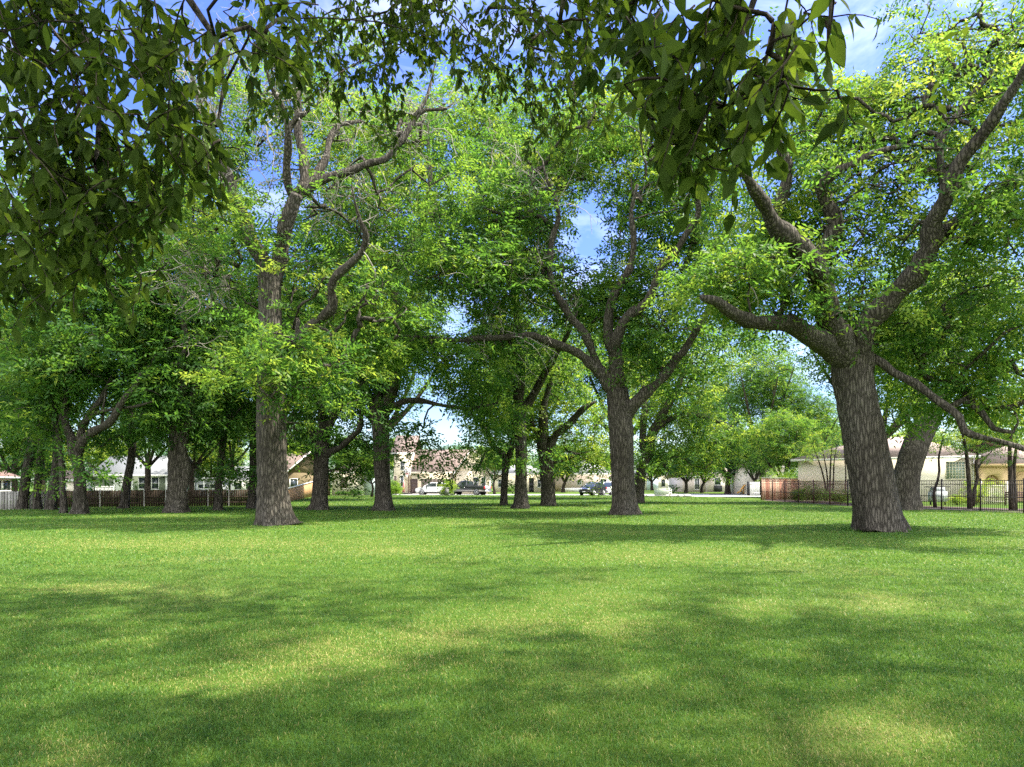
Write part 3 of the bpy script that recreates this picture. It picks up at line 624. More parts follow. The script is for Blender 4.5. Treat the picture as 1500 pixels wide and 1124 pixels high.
slim('leaning dark trunk curving right, leftmost on the lawn before the pink-roofed house',
     [(32, 746, 8.5), (33, 740, 6.8), (36, 715, 6.2), (40, 690, 6), (45, 660, 5.8), (48, 635, 5.6)], [(.2, [(47, 640, 5), (44, 600, 4), (30, 560, 3.4), (10, 520, 2.6)]), (-.2, [(48, 640, 5), (62, 615, 4), (70, 580, 3.4), (60, 530, 2.4)])],
     [(10, 540, 60, 50, 0, 3.5, 40), (45, 600, 40, 28, 0, 2, 16), (-30, 470, 70, 60, 1, 4, 36), (25, 690, 18, 6, -1, 1, 2), (-40, 600, 50, 40, 0, 3, 20), (80, 440, 60, 50, 2, 3.5, 26)], 124, tone=.36)
slim('crooked dark trunk leaning right against the middle of the dark plank fence',
     [(181, 745, 8.5), (183, 740, 6.2), (185, 720, 5.6), (188, 698, 5.4), (192, 675, 5.2), (194, 650, 5), (193, 625, 4.6)], [(.2, [(193, 630, 4.4), (190, 600, 3.6), (196, 560, 2.8), (190, 510, 2)]), (-.3, [(190, 650, 3.6), (176, 638, 3), (160, 645, 2.4), (148, 655, 1.6)])],
     [(195, 570, 45, 40, 1, 3, 28), (160, 650, 40, 18, .5, 2.2, 14), (205, 640, 22, 18, 0, 1.4, 7), (190, 490, 50, 40, 2, 3.5, 24)], 125, tone=.33)
slim('ivy-leafed thin trunk at the right end of the dark plank fence',
     [(318, 748, 8.5), (319, 742, 6.2), (320, 722, 5.2), (322, 695, 4.8), (325, 665, 4.6), (328, 635, 4.4), (333, 610, 4)], [(.2, [(332, 615, 4), (336, 580, 3.2), (330, 540, 2.4)]), (-.2, [(330, 625, 3), (345, 605, 2.4), (360, 590, 1.6)])],
     [(325, 690, 17, 20, -.3, .7, 9), (332, 650, 18, 20, -.2, .8, 7), (335, 560, 50, 40, 0, 3, 30), (310, 500, 50, 45, 1, 3.5, 28), (362, 690, 22, 10, -.5, 1.2, 5)], 126, tone=.45)
slim('shaded trunk half hidden behind the nearest left pecan',
     [(370, 745, 9.5), (370, 739, 7.8), (371, 715, 7), (372, 690, 6.5), (372, 660, 6), (370, 635, 5.5)], [(.3, [(370, 640, 4.5), (364, 620, 3.4), (357, 605, 2.6)]), (0, [(370, 640, 5), (374, 600, 4), (370, 550, 3)])],
     [(360, 590, 40, 30, 1, 2.6, 18), (380, 520, 60, 50, 2, 4, 34), (350, 480, 60, 50, 2, 4, 28), (368, 690, 20, 8, -.6, .8, 4)], 127, tone=.4)

tree('pecan_tree', 'thick pecan leaning hard right behind the massive one, touching the iron fence',
     [(1326, 747, 21), (1327, 738, 18.5), (1327, 715, 17), (1330, 690, 17), (1338, 660, 17), (1350, 632, 16), (1362, 612, 15)],
     [(-.1, [(1362, 616, 13), (1376, 590, 10), (1388, 565, 8), (1402, 520, 6.5), (1418, 470, 5), (1440, 420, 3.5)]),
      (.2, [(1352, 632, 10), (1345, 600, 8.5), (1340, 570, 7.5), (1352, 520, 6), (1360, 460, 4.5), (1350, 400, 3)]),
      (.1, [(1350, 640, 6), (1335, 625, 5), (1320, 600, 4), (1312, 560, 3)]),
      (-.4, [(1380, 585, 6), (1410, 560, 5), (1450, 545, 4), (1500, 520, 3)])],
     [(1380, 440, 90, 60, .5, 4.5, 46), (1460, 470, 70, 60, 0, 4.5, 32), (1340, 500, 60, 50, 1, 4, 20), (1312, 590, 24, 34, -1, 1.6, 6), (1400, 350, 90, 60, 2, 5, 34), (1480, 560, 50, 40, 0, 3.5, 14), (1520, 400, 80, 90, 1, 5, 28)],
     seed=131, push=.9, leaf=.28, sprays=20, nl=6, spread=.58, spacing=1.05, tone=.35, leafmat='leaf_yellow', k_r=.014, twigs=[(1460, 430, 60, 60, 30, 2.4)])

tree('pecan_tree', 'pecan with a low arching limb to the right, just behind the spreading centre-right one',
     [(934, 735, 9.5), (935, 725, 8.5), (938, 700, 8), (943, 680, 8), (948, 665, 8.5)],
     [(-.2, [(947, 670, 8), (955, 650, 7), (962, 630, 6.5), (968, 612, 6), (980, 590, 5), (995, 560, 4), (1005, 520, 3)]),
      (.2, [(962, 628, 4.5), (980, 618, 4), (1000, 612, 3.6), (1022, 610, 3.4), (1050, 620, 3), (1075, 628, 2.4), (1098, 634, 1.6)]),
      (-.2, [(946, 675, 5), (958, 664, 3), (968, 676, 2.4), (980, 690, 1.6)]),
      (.2, [(946, 672, 6), (942, 640, 5), (946, 600, 4), (940, 550, 3)])],
     [(990, 640, 50, 34, 1, 3, 34), (968, 668, 38, 18, 0, 2.0, 16), (1060, 640, 60, 22, 0, 2.4, 26), (1010, 560, 60, 50, 1, 4, 44), (950, 580, 40, 50, 2, 3.5, 22), (1060, 520, 60, 50, 2, 4, 30), (1025, 680, 26, 14, .5, 1.6, 10), (970, 600, 40, 30, 1, 3, 14)],
     base_Y=55, seed=142, leaf=.30, sprays=19, nl=6, spread=.78, spacing=1.0, tone=.72, k_r=.016)

# ---------------------------------------------------------------- overhanging trees by the camera
def near_leaf_mesh(acc, base, d, nrm, L, tone, lrng):
    """pointed broad leaves, folded along the midrib and curling down"""
    n = len(base); d = unit(d); s = unit(np.cross(nrm, d)); nn = np.cross(d, s)
    st = [(.14, .55), (.38, 1.0), (.62, .80), (.82, .42)]
    W = L * (.18 + .07 * lrng.random(n)); curl = .10 + .25 * lrng.random(n); bend = lrng.normal(size=n) * .06
    cols = [base]
    for t, w in st:
        c = base + d * (L * t)[:, None] - nn * (L * curl * t * t)[:, None] + s * (L * bend * t * t)[:, None]
        up = nn * (W * w * .28)[:, None]
        cols += [c + s * (W * w)[:, None] + up, c, c - s * (W * w)[:, None] + up]
    cols.append(base + d * L[:, None] - nn * (L * curl)[:, None] + s * (L * bend)[:, None])
    V = np.stack(cols, 1); k = V.shape[1]
    q, t3 = [], [[0, 2, 1], [0, 3, 2]]
    for i in range(3):
        a = 1 + 3 * i; q += [[a, a + 1, a + 4, a + 3], [a + 1, a + 2, a + 5, a + 4]]
    a = 10; t3 += [[a, a + 1, k - 1], [a + 1, a + 2, k - 1]]
    off = (np.arange(n) * k)[:, None, None]
    acc.add(V.reshape(-1, 3), (np.array(q)[None] + off).reshape(-1, 4), (np.array(t3)[None] + off).reshape(-1, 3), tone=np.repeat(tone, k))

def droop(tw, lf, regions, lrng):
    """hanging twigs with alternate leaves: (px,py,rx,ry,Y,dY,n,leaf length,twig length)"""
    starts = []
    for (px, py, rx, ry, Y, dY, n, L0, TL) in regions:
        for i in range(n):
            a = lrng.random() * 6.283; r = math.sqrt(lrng.random())
            Yq = Y + lrng.normal() * dY
            c = P(px + rx * r * math.cos(a), py + ry * r * math.sin(a), Yq)
            d = unit(A(lrng.normal() * .8, lrng.normal() * .8, -.45 - .5 * lrng.random()))
            L = TL * (.6 + .7 * lrng.random()); pts = [c - d * L * .5]
            dd = d.copy()
            for s in range(5):
                dd = unit(dd + lrng.normal(size=3) * .18 + A(0, 0, -.10)); pts.append(pts[-1] + dd * L / 5)
            pts = np.array(pts); tw.tube(pts, np.linspace(.0045, .0015, 6) * (L0 / .1), 4); starts.append(pts[0])
            m = max(6, int(L / (L0 * .27)))
            t = np.sort(lrng.random(m)) * 4.99; i0 = t.astype(int); f = (t - i0)[:, None]
            b = pts[i0] * (1 - f) + pts[i0 + 1] * f; tang = unit(pts[i0 + 1] - pts[i0])
            side = unit(np.cross(tang, lrng.normal(size=(m, 3))))
            ld = unit(tang * .55 + side * .8 + A(0, 0, -.45) + lrng.normal(size=(m, 3)) * .2)
            nr = unit(lrng.normal(size=(m, 3)) * .6 + A(0, 0, .8))
            ln = L0 * (.6 + .6 * lrng.random(m))
            tn = np.clip(.4 + lrng.normal() * .15 + lrng.normal(size=m) * .15, 0, 1)
            near_leaf_mesh(lf, b, ld, nr, ln, tn, lrng)
    return np.array(starts)

def overhang(label, base, trunk, limbs, ells, regions, seed, big=.19, sprays=14):
    lrng = np.random.default_rng(seed)
    root = thing('overhanging_tree', label, 'tree', base, 'trees overhanging the viewpoint')
    def conv(rows): return np.array(rows, float)
    sp = smooth_path(conv(trunk), .25); a = Acc(); a.tube(sp[:, :3], sp[:, 3], 24, trunk_lobes(len(sp), 24, lrng, 1, sp[:, 2]), cap=True)
    a.build('trunk', 'bark', root, smooth=True)
    SK, SR = [sp[len(sp) // 2:, :3]], [sp[len(sp) // 2:, 3]]
    for l in limbs:
        s2 = smooth_path(conv(l), .3); a = Acc(); a.tube(s2[:, :3], s2[:, 3], 10, trunk_lobes(len(s2), 10, lrng, 0), cap=True)
        a.build('limb', 'bark', root, smooth=True); SK.append(s2[1:, :3]); SR.append(s2[1:, 3])
    SK, SR = np.vstack(SK), np.concatenate(SR)
    C = []
    for (cx, cy, cz, rx, ry, rz, n) in ells:
        v = unit(lrng.normal(size=(n * 3, 3))) * (lrng.random(n * 3) ** (1 / 2.4))[:, None]
        q = A(cx, cy, cz) + v * A(rx, ry, rz)
        q = q[q[:, 2] > 1.6 + .73 * np.maximum(q[:, 1], 0) + .9 + .02 * np.abs(q[:, 0])]
        q = q[q[:, 2] > 4.2]
        C.append(q[:n])
    C = np.vstack(C)
    C = C[~(sun_gap(C, .9))]
    a = Acc()
    tw, lf = Acc(), Acc()
    st = droop(tw, lf, regions, lrng)
    # group hanging twigs: their carrying branches join the limbs
    pick = st[lrng.permutation(len(st))[:max(12, len(st) // 3)]]
    grow(a, SK, SR, np.vstack([C, pick]), lrng, k_r=.006, max_r=.10, up_pref=.2)
    a.build('branches', 'bark_far', root, smooth=True)
    tw.build('hanging_twigs', 'bark_far', root, smooth=True)
    leaves(lf, C, sprays, 1.15, big, 6, .4, lrng, gapk=1.0, keep_gap=.05)
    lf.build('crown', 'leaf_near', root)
    return root

overhang('dark leafy boughs hanging over the upper left, close to the viewpoint', (-5.2, -1.5, 0),
    [(-5.2, -1.5, -.1, .62), (-5.2, -1.5, .5, .46), (-5.1, -1.4, 2, .40), (-4.9, -1.1, 4, .38), (-4.6, -.6, 6.0, .34)],
    [[(-4.8, -.9, 5.0, .22), (-4.2, 1.0, 5.6, .16), (-3.5, 3.0, 5.5, .09), (-3.0, 4.3, 4.9, .045), (-2.75, 4.5, 4.3, .022), (-2.62, 4.3, 3.6, .012), (-2.5, 4.1, 3.1, .006)],
     [(-4.7, -.6, 6, .22), (-3.5, 2.5, 8.5, .10), (-2.5, 6, 10.5, .06), (-1.8, 9.5, 11.6, .035), (-1.5, 11, 11.0, .03)],
     [(-4.6, -.6, 6, .22), (-7, 2, 8.5, .10), (-9, 5, 10, .055), (-10, 7, 11, .05)],
     [(-4.6, -.6, 6, .22), (-3.8, -1.5, 9.5, .16), (-3, -1, 13, .09), (-2, 1, 16, .04)],
     [(-4.0, 1.6, 5.7, .10), (-4.2, 3.2, 5.6, .06), (-4.0, 4.2, 4.9, .03), (-3.4, 4.4, 3.9, .012)],
     [(-3.6, 2.8, 5.5, .07), (-2.6, 4.0, 5.2, .04), (-2.0, 4.6, 4.6, .02), (-1.9, 4.4, 3.9, .008)]],
    [(-5, 1, 10.5, 7, 6.5, 5, 150), (-3, 7.5, 13, 6.5, 6, 3.6, 130), (-9, 5, 12, 5, 5, 4, 70), (-3, -3, 12, 6, 5, 4, 60)],
    [(70, 90, 110, 100, 4.2, .35, 44, .115, .55), (50, 250, 100, 90, 4.3, .3, 40, .115, .55), (150, 250, 110, 80, 4.2, .3, 34, .11, .55), (80, 360, 110, 70, 4.4, .3, 34, .11, .5), (215, 150, 75, 85, 4.0, .3, 18, .11, .5), (270, 90, 45, 60, 4.0, .25, 9, .115, .5),
     (180, 370, 60, 70, 4.3, .25, 13, .105, .45), (280, 240, 40, 40, 4.0, .2, 7, .11, .4), (230, 310, 50, 50, 4.2, .2, 9, .11, .4), (25, 420, 60, 40, 4.4, .3, 8, .11, .4), (120, 30, 130, 40, 4.4, .4, 16, .115, .5),
     (410, 50, 45, 55, 4.6, .3, 10, .11, .5), (400, 90, 30, 30, 4.8, .3, 4, .11, .4), (385, 20, 60, 25, 5, .4, 6, .11, .5),
     (480, 60, 70, 45, 9.5, .7, 24, .115, .8), (560, 40, 90, 45, 10, .7, 36, .115, .8), (560, 110, 45, 60, 10, .5, 16, .115, .8), (460, 120, 60, 30, 9.5, .6, 10, .11, .7), (400, 130, 40, 40, 9, .5, 9, .11, .7), (640, 40, 70, 40, 10, .6, 24, .115, .8), (690, 80, 30, 40, 9, .5, 6, .11, .6), (575, 180, 22, 40, 10, .3, 6, .11, .7),
     (655, 100, 14, 16, 5, .2, 2, .11, .3)], 201)

overhang('boughs with the largest pointed dark leaves, hanging at the top right of centre', (4.2, -3.2, 0),
    [(4.2, -3.2, -.1, .60), (4.2, -3.2, .5, .45), (4.1, -3.1, 2, .40), (3.9, -2.7, 4, .38), (3.6, -2.2, 6, .34)],
    [[(3.9, -2.7, 4.4, .2), (3.2, -1, 5.2, .14), (2.2, 1.2, 5.2, .08), (1.4, 2.6, 4.4, .035), (1.05, 2.95, 3.7, .014), (.9, 2.9, 3.2, .006)],
     [(3.6, -2.2, 6, .22), (3.2, 2, 9, .10), (2.6, 6, 11.5, .06), (1.2, 10, 12.4, .035), (.6, 11, 11.4, .03)],
     [(3.6, -2.2, 6, .22), (6, 0, 9, .11), (8, 4, 11, .06), (9, 8, 13, .03)],
     [(3.6, -2.2, 6, .2), (3.5, -2.5, 10, .14), (3, -1, 14, .06)],
     [(2.4, .8, 5.2, .08), (1.2, 2.4, 5.4, .05), (.5, 3.8, 5.2, .03), (.3, 4.3, 4.5, .012)],
     [(2.0, 1.4, 5.1, .05), (1.6, 2.6, 4.6, .025), (1.35, 2.8, 3.8, .01), (1.3, 2.8, 3.4, .005)]],
    [(4, 1, 11, 7, 7, 5, 160), (4, 8, 14, 7, 6, 3.6, 150), (10, 5, 12.5, 5.5, 6, 4, 120), (5, -4, 12, 6, 5, 4, 50), (11, 12, 15, 5, 4.5, 3.4, 70)],
    [(980, 40, 110, 50, 2.9, .2, 17, .108, .4), (1060, 90, 100, 60, 2.8, .2, 17, .108, .4), (1030, 170, 75, 60, 2.8, .15, 11, .108, .4), (1100, 190, 40, 45, 2.8, .15, 5, .105, .35), (1000, 220, 45, 25, 2.8, .1, 4, .105, .3), (1180, 40, 50, 35, 2.8, .15, 5, .112, .3), (1195, 60, 14, 24, 2.8, .1, 2, .12, .2), (1165, 150, 35, 30, 2.8, .1, 3, .105, .3), (1230, 150, 45, 10, 2.8, .1, 2, .12, .2),
     (900, 40, 70, 60, 4.6, .3, 20, .115, .5), (870, 90, 50, 40, 5, .3, 9, .11, .5), (970, 130, 30, 50, 3, .2, 5, .105, .3), (860, 20, 90, 30, 5, .4, 12, .11, .5),
     (760, 40, 80, 45, 9.5, .6, 30, .115, .8), (800, 120, 50, 60, 9.5, .5, 18, .115, .8), (800, 200, 34, 30, 9.5, .4, 9, .11, .7), (730, 100, 40, 50, 10, .5, 12, .11, .7), (850, 150, 40, 40, 9, .5, 9, .11, .7), (910, 150, 40, 30, 9, .5, 7, .11, .6)], 202)

# ---------------------------------------------------------------- background trees: three crown kinds, copied
def proto_tree(name, seed, h, r, trunk_r, low, n, leaf, tone, mat, nlimb=5, sprays=22):
    lrng = np.random.default_rng(seed)
    root = thing(name, None, None, (0, 0, 0))
    fork = h * low * .8
    tr = [(0, 0, -.1, trunk_r * 1.5), (0, 0, .4, trunk_r * 1.1), (lrng.normal() * .1, lrng.normal() * .1, fork * .6, trunk_r * .95), (lrng.normal() * .2, lrng.normal() * .2, fork, trunk_r * .9)]
    sp = smooth_path(tr, .5); a = Acc(); a.tube(sp[:, :3], sp[:, 3], 12, trunk_lobes(len(sp), 12, lrng, 1, sp[:, 2]), cap=True)
    SK, SR = [sp[-3:, :3]], [sp[-3:, 3]]
    for i in range(nlimb):
        az = i * 2.4 + lrng.random(); el = .5 + .6 * lrng.random(); L = h * .42
        d = A(math.cos(az) * math.cos(el), math.sin(az) * math.cos(el), math.sin(el))
        e = sp[-1, :3]; p1 = e + d * L * .4 + A(0, 0, .1 * L); p2 = e + d * L * .75 + A(0, 0, .28 * L); p3 = e + d * L + A(0, 0, .45 * L)
        s2 = smooth_path([(*e, trunk_r * .6), (*p1, trunk_r * .42), (*p2, trunk_r * .26), (*p3, trunk_r * .1)], .6)
        a.tube(s2[:, :3], s2[:, 3], 7); SK.append(s2[1:, :3]); SR.append(s2[1:, 3])
    v = unit(lrng.normal(size=(n, 3))) * (lrng.random(n) ** (1 / 2.5))[:, None]
    lump = .78 + .22 * np.sin(3 * np.arctan2(v[:, 1], v[:, 0]) + seed) * np.cos(2.5 * v[:, 2] + seed)
    zc = h * (low + 1) / 2; C = v * lump[:, None] * A(r, r, h * (1 - low) / 2) + A(0, 0, zc)
    grow(a, np.vstack(SK), np.concatenate(SR), C, lrng, k_r=.018)
    t = a.build('trunk', 'bark_far', root, smooth=True)
    c = Acc(); leaves(c, C, sprays, h * .045, leaf, 6, tone, lrng, gapk=0)
    cr = c.build('crown', mat, root)
    return root, t, cr
PROTO = {
    'tall': proto_tree('shade_tree', 301, 24, 7.5, .48, .30, 260, .33, .45, 'leaf', 6, 24),
    'broad': proto_tree('shade_tree', 302, 13, 6.0, .36, .22, 170, .32, .55, 'leaf', 5, 24),
    'cool': proto_tree('shade_tree', 303, 12, 5.6, .40, .24, 170, .30, .5, 'leaf_blue', 6, 24),
    'small': proto_tree('shade_tree', 304, 6.5, 2.6, .13, .30, 70, .22, .6, 'leaf', 4, 22),
    'bright': proto_tree('shade_tree', 305, 11, 5.2, .30, .20, 150, .30, .7, 'leaf_yellow', 5, 22)}
used = {k: False for k in PROTO}
def bg(kind, px, Y, scale, label, rot=0.0, zs=1.0, group='background trees'):
    root, t, cr = PROTO[kind]
    if used[kind]:
        r = root.copy(); COL.objects.link(r)
        for ch in (t, cr):
            c = ch.copy(); COL.objects.link(c); c.parent = r
    else: r = root; used[kind] = True
    r.location = (X_(px, Y), Y, 0); r.rotation_euler = (0, 0, rot); r.scale = (scale, scale, scale * zs)
    return tag(r, label, 'tree', group)
BG = [
 ('tall', 404, 60, 1.0, 'tall tree hidden behind the nearest left pecan, only its high crown showing'),
 ('tall', 561, 66, 1.05, 'tall tree standing directly behind the straight dark pecan'),
 ('tall', 258, 70, .95, 'tall dark tree rising behind the twin-stemmed pecan'),
 ('tall', 766, 74, 1.0, 'tall tree behind the slim forked pecan'),
 ('tall', 920, 72, .92, 'tall tree behind the spreading centre-right pecan'),
 ('tall', 1290, 55, .85, 'tall tree behind the massive leaning pecan'),
 ('tall', 215, 62, .55, 'pale-trunked tree before the sage green house'),
 ('tall', 281, 66, .5, 'slender pale tree behind the dark plank fence by the grey shed'),
 ('tall', 340, 84, .6, 'bushy tree above the white shed behind the plank fence'),
 ('bright', 60, 96, 1.1, 'sunlit yellow-green tree behind the weathered grey fence'),
 ('bright', 165, 104, 1.1, 'sunlit yellow-green tree over the sage green house porch'),
 ('bright', 310, 92, 1.0, 'yellow-green tree far behind the grey carport'),
 ('broad', 440, 95, .9, 'tree rising behind the tan house roof'),
 ('tall', -110, 66, 1.1, 'tall tree past the left end of the weathered grey fence'),
 ('tall', 60, 84, 1.05, 'tall tree high above the weathered grey fence'),
 ('broad', 20, 80, 1.1, 'round tree behind the pink-roofed house'),
 ('small', 545, 80, 1.0, 'small young tree before the cream cottage with seedling shrubs'),
 ('broad', 512, 118, .8, 'tree behind the roof of the cream cottage'),
 ('small', 724, 98, 1.25, 'grey-trunked tree on the verge just right of the pickup'),
 ('bright', 745, 135, .9, 'bright tree behind the low cream house with a dark door'),
 ('broad', 825, 118, .8, 'tree on the verge in front of the brick house'),
 ('bright', 870, 150, .9, 'yellow-green tree behind the brick house roof'),
 ('cool', 955, 150, .8, 'spreading blue-green tree before the pale blue garage'),
 ('cool', 982, 148, .85, 'blue-green tree right of the pale blue garage'),
 ('cool', 1005, 112, .7, 'dark-trunked tree on the lawn left of its pair, near the utility box'),
 ('broad', 1028, 114, .7, 'dark-trunked tree in front of the gabled brick house'),
 ('cool', 1066, 103, 1.0, 'many-stemmed blue-green tree on a mulch mound'),
 ('broad', 1110, 92, .72, 'leafy tree beside the white gate left of the red fence'),
 ('broad', 1150, 78, .8, 'dark-limbed tree at the left corner of the cream house'),
 ('cool', 1100, 135, 1.1, 'large cool green tree far behind the white gate'),
 ('tall', 1180, 92, .72, 'tall tree behind the roof of the cream house'),
 ('tall', 1118, 96, .95, 'tall tree above the white gate, filling the gap left of the massive pecan'),
 ('tall', 1040, 128, 1.0, 'tall tree far behind the gabled brick house'),
 ('bright', 1345, 84, .9, 'bright tree rising over the cream house roof'),
 ('bright', 1450, 84, 1.0, 'tree rising behind the porch roof'),
 ('cool', 660, 150, .9, 'tree far behind the garage roof'),
 ('broad', 590, 140, 1.0, 'tree far behind the two-storey house'),
 ('cool', 1210, 130, 1.2, 'distant tree seen over the cream house'),
]
for i, (k, px, Y, s, lab) in enumerate(BG): bg(k, px, Y, s, lab, rot=i * 1.37, zs=.92 + .16 * ((i * 37) % 10) / 10)

# far wood that reads as one mass
lr = np.random.default_rng(77); a = Acc(); pts = []
for i in range(150):
    x = -330 + 660 * i / 149; Y = 205 + 25 * lr.random(); h = 8 + 6 * lr.random()
    for j in range(13): pts.append(A(x + lr.normal() * 3.2, Y + lr.normal() * 3, .8 + h * lr.random() ** .8))
leaves(a, np.array(pts), 24, 1.6, .9, 4, .4, lr, gapk=0)
tag(a.build('distant_treeline', 'leaf_blue'), 'distant belt of trees closing the view behind the houses', 'trees', kind='stuff')

# ---------------------------------------------------------------- bushes and small plants
def bush(name, label, px, Y, w, h, mat, seed, leaf=.10, n=26, tone=.5, cat='bush', group=None, stems=5, x=None):
    lrng = np.random.default_rng(seed); base = A(X_(px, Y) if x is None else x, Y, 0)
    root = thing(name, label, cat, base, group)
    a = Acc(); C = []
    for i in range(n):
        v = unit(lrng.normal(size=3)) * lrng.random() ** .4
        C.append(base + A(v[0] * w / 2, v[1] * w / 2, h * .55 + v[2] * h * .42))
    C = np.array(C)
    for i in range(stems):
        c = C[lrng.integers(n)]; a.tube([base + lrng.normal(size=3) * .04 * A(1, 1, 0), (base + c) / 2 + lrng.normal(size=3) * .05, c], [.018, .013, .006], 4)
    a.build('stems', 'bark_far', root)
    a = Acc(); leaves(a, C, 16, w * .13, leaf, 6, tone, lrng, gapk=0); a.build('leaves', mat, root)
    return root

# ---------------------------------------------------------------- buildings
def frame(Apt, Bpt):
    a, b = A(*Apt, 0), A(*Bpt, 0); u = unit(b - a); n = A(u[1], -u[0], 0)
    return (a, u, n), float(np.linalg.norm(b - a))
def window(root, fr, u0, u1, z0, z1, mat='glass', trim='white', t=.09, mull=1, rows=1):
    a = Acc()
    a.box(fr, u0 - t, u1 + t, -.06, -.003, z1, z1 + t); a.box(fr, u0 - t, u1 + t, -.06, -.003, z0 - t, z0)
    a.box(fr, u0 - t, u0, -.06, -.003, z0, z1); a.box(fr, u1, u1 + t, -.06, -.003, z0, z1)
    for i in range(1, mull): 
        c = u0 + (u1 - u0) * i / mull; a.box(fr, c - .025, c + .025, -.05, -.012, z0, z1)
    for i in range(1, rows):
        c = z0 + (z1 - z0) * i / rows; a.box(fr, u0, u1, -.045, -.014, c - .025, c + .025)
    w = a.build('window', trim, root)
    g = Acc(); g.box(fr, u0, u1, -.010, -.004, z0, z1)
    gl = g.build('pane', mat); gl.parent = w; gl.matrix_parent_inverse.identity(); gl.location = (-root.location[0], -root.location[1], 0)
    return w
def gable_roof(root, fr, u0, u1, d0, d1, ze, zr, mat, over=.45, fascia='white'):
    """ridge parallel to the facade"""
    o, u, n = fr; dm = (d0 + d1) / 2; a = Acc()
    s = (zr - ze) / (dm - d0)
    zo = ze - s * over; th = .16
    poly = [(d0 - over, zo), (dm, zr), (d1 + over, zo), (d1 + over, zo + th), (dm, zr + th), (d0 - over, zo + th)]
    V = [o + u * uu - n * d + A(0, 0, z) for uu in (u0 - over, u1 + over) for d, z in poly]
    k = 6; a.add(V, [[i, (i + 1) % k, (i + 1) % k + k, i + k] for i in range(k)] + [[0, 5, 4, 1], [1, 4, 3, 2], [6, 7, 10, 11], [7, 8, 9, 10]])
    r = a.build('roof', mat, root)
    f = Acc(); f.box(fr, u0 - over, u1 + over, d0 - over - .04, d0 - over - .003, zo - .04, zo + th + .02); f.build('fascia', fascia, root)
    return r
def front_gable_roof(root, fr, u0, u1, d0, d1, ze, zr, mat, over=.4, fascia='white'):
    """ridge at right angles to the facade"""
    um = (u0 + u1) / 2; s = (zr - ze) / (um - u0); zo = ze - s * over; th = .16
    poly = [(u0 - over, zo), (um, zr), (u1 + over, zo), (u1 + over, zo + th), (um, zr + th), (u0 - over, zo + th)]
    a = Acc(); a.prism(fr, poly, d0 - over, d1 + over); r = a.build('roof', mat, root)
    f = Acc(); f.prism(fr, [(u0 - over, zo - .04), (um, zr - .04), (um, zr + th + .02), (u0 - over, zo + th + .02)], d0 - over - .06, d0 - over - .004)
    f.prism(fr, [(um + .001, zr - .04), (u1 + over, zo - .04), (u1 + over, zo + th + .02), (um + .001, zr + th + .02)], d0 - over - .06, d0 - over - .004)
    f.build('rake_board', fascia, root); return r
def hip_roof(root, fr, u0, u1, d0, d1, ze, zr, mat, over=.5, fascia='white'):
    o, u, n = fr; a = Acc(); dm = (d0 + d1) / 2; h = dm - d0; U0, U1, D0, D1 = u0 - over, u1 + over, d0 - over, d1 + over
    pt = lambda uu, d, z: o + u * uu - n * d + A(0, 0, z)
    V = [pt(U0, D0, ze), pt(U1, D0, ze), pt(U1, D1, ze), pt(U0, D1, ze), pt(u0 + h, dm, zr), pt(u1 - h, dm, zr)]
    a.add(V, [[0, 1, 5, 4], [2, 3, 4, 5], [3, 2, 1, 0]], [[1, 2, 5], [3, 0, 4]]); r = a.build('roof', mat, root)
    f = Acc(); f.box(fr, U0, U1, D0 + .02, D0 + .10, ze - .22, ze - .003); f.build('fascia', fascia, root); return r
def house(name, label, Apt, Bpt, depth, zw, wall, group='houses beyond the lawn', cat='house'):
    fr, w = frame(Apt, Bpt); root = thing(name, label, cat, (*Apt, 0), group)
    a = Acc(); a.box(fr, 0, w, 0, depth, -.1, zw); a.build('wall', wall, root); return root, fr, w
def gable_wall(root, fr, u0, u1, ze, zr, mat, d0=0, th=.25):
    a = Acc(); a.prism(fr, [(u0, ze), (u1, ze), ((u0 + u1) / 2, zr)], d0 + .004, d0 + th); a.build('gable', mat, root)
def door(root, fr, u0, u1, z1, mat, trim='white', knob=True):
    a = Acc(); a.box(fr, u0, u1, -.05, -.004, 0.02, z1)
    for i in range(2):
        for j in range(3):
            c0 = u0 + (u1 - u0) * (.12 + .42 * i); a.box(fr, c0, c0 + (u1 - u0) * .34, -.075, -.052, .15 + j * z1 * .31, .15 + j * z1 * .31 + z1 * .24)
    d = a.build('door', mat, root)
    t = Acc(); t.box(fr, u0 - .1, u0 - .003, -.07, -.003, 0, z1 + .1); t.box(fr, u1 + .003, u1 + .1, -.07, -.003, 0, z1 + .1); t.box(fr, u0, u1, -.07, -.003, z1 + .003, z1 + .1)
    t.build('door_frame', trim, root); return d

# pink-roofed house at the left edge
Y = 60
r, fr, w = house('house', 'pink-roofed house behind the weathered grey fence at the left edge', (X_(-60, Y), Y), (X_(17, Y + 6), Y + 6), 9, 1.15 + .95, 'tan')
hip_roof(r, fr, 0, w, 0, 9, 2.25, 4.9, 'roof_pink'); window(r, fr, w - 2.3, w - 1.3, .9, 1.85); window(r, fr, w - 1.1, w - .2, .9, 1.85)
# sage green house
Y = 84
r, fr, w = house('house', 'sage green house with white trim and grey roof behind the dark plank fence', (X_(137, Y), Y), (X_(246, Y), Y), 9, 2.65, 'green_siding')
gable_roof(r, fr, 0, w, 0, 9, 2.7, 5.0, 'roof_pale')
for c in (X_(208, Y), X_(227, Y)): window(r, fr, c - X_(137, Y) - .35, c - X_(137, Y) + .45, .9, 2.3, rows=2)
a = Acc()
for c in (168, 194, 244): a.box(fr, X_(c, Y) - X_(137, Y) - .12, X_(c, Y) - X_(137, Y) + .12, -.05, -.003, 0, 2.6)
a.box(fr, X_(168, Y) - X_(137, Y) + .15, X_(194, Y) - X_(137, Y) - .15, -.04, -.002, 0, 2.55); a.build('white_panel', 'white', r)
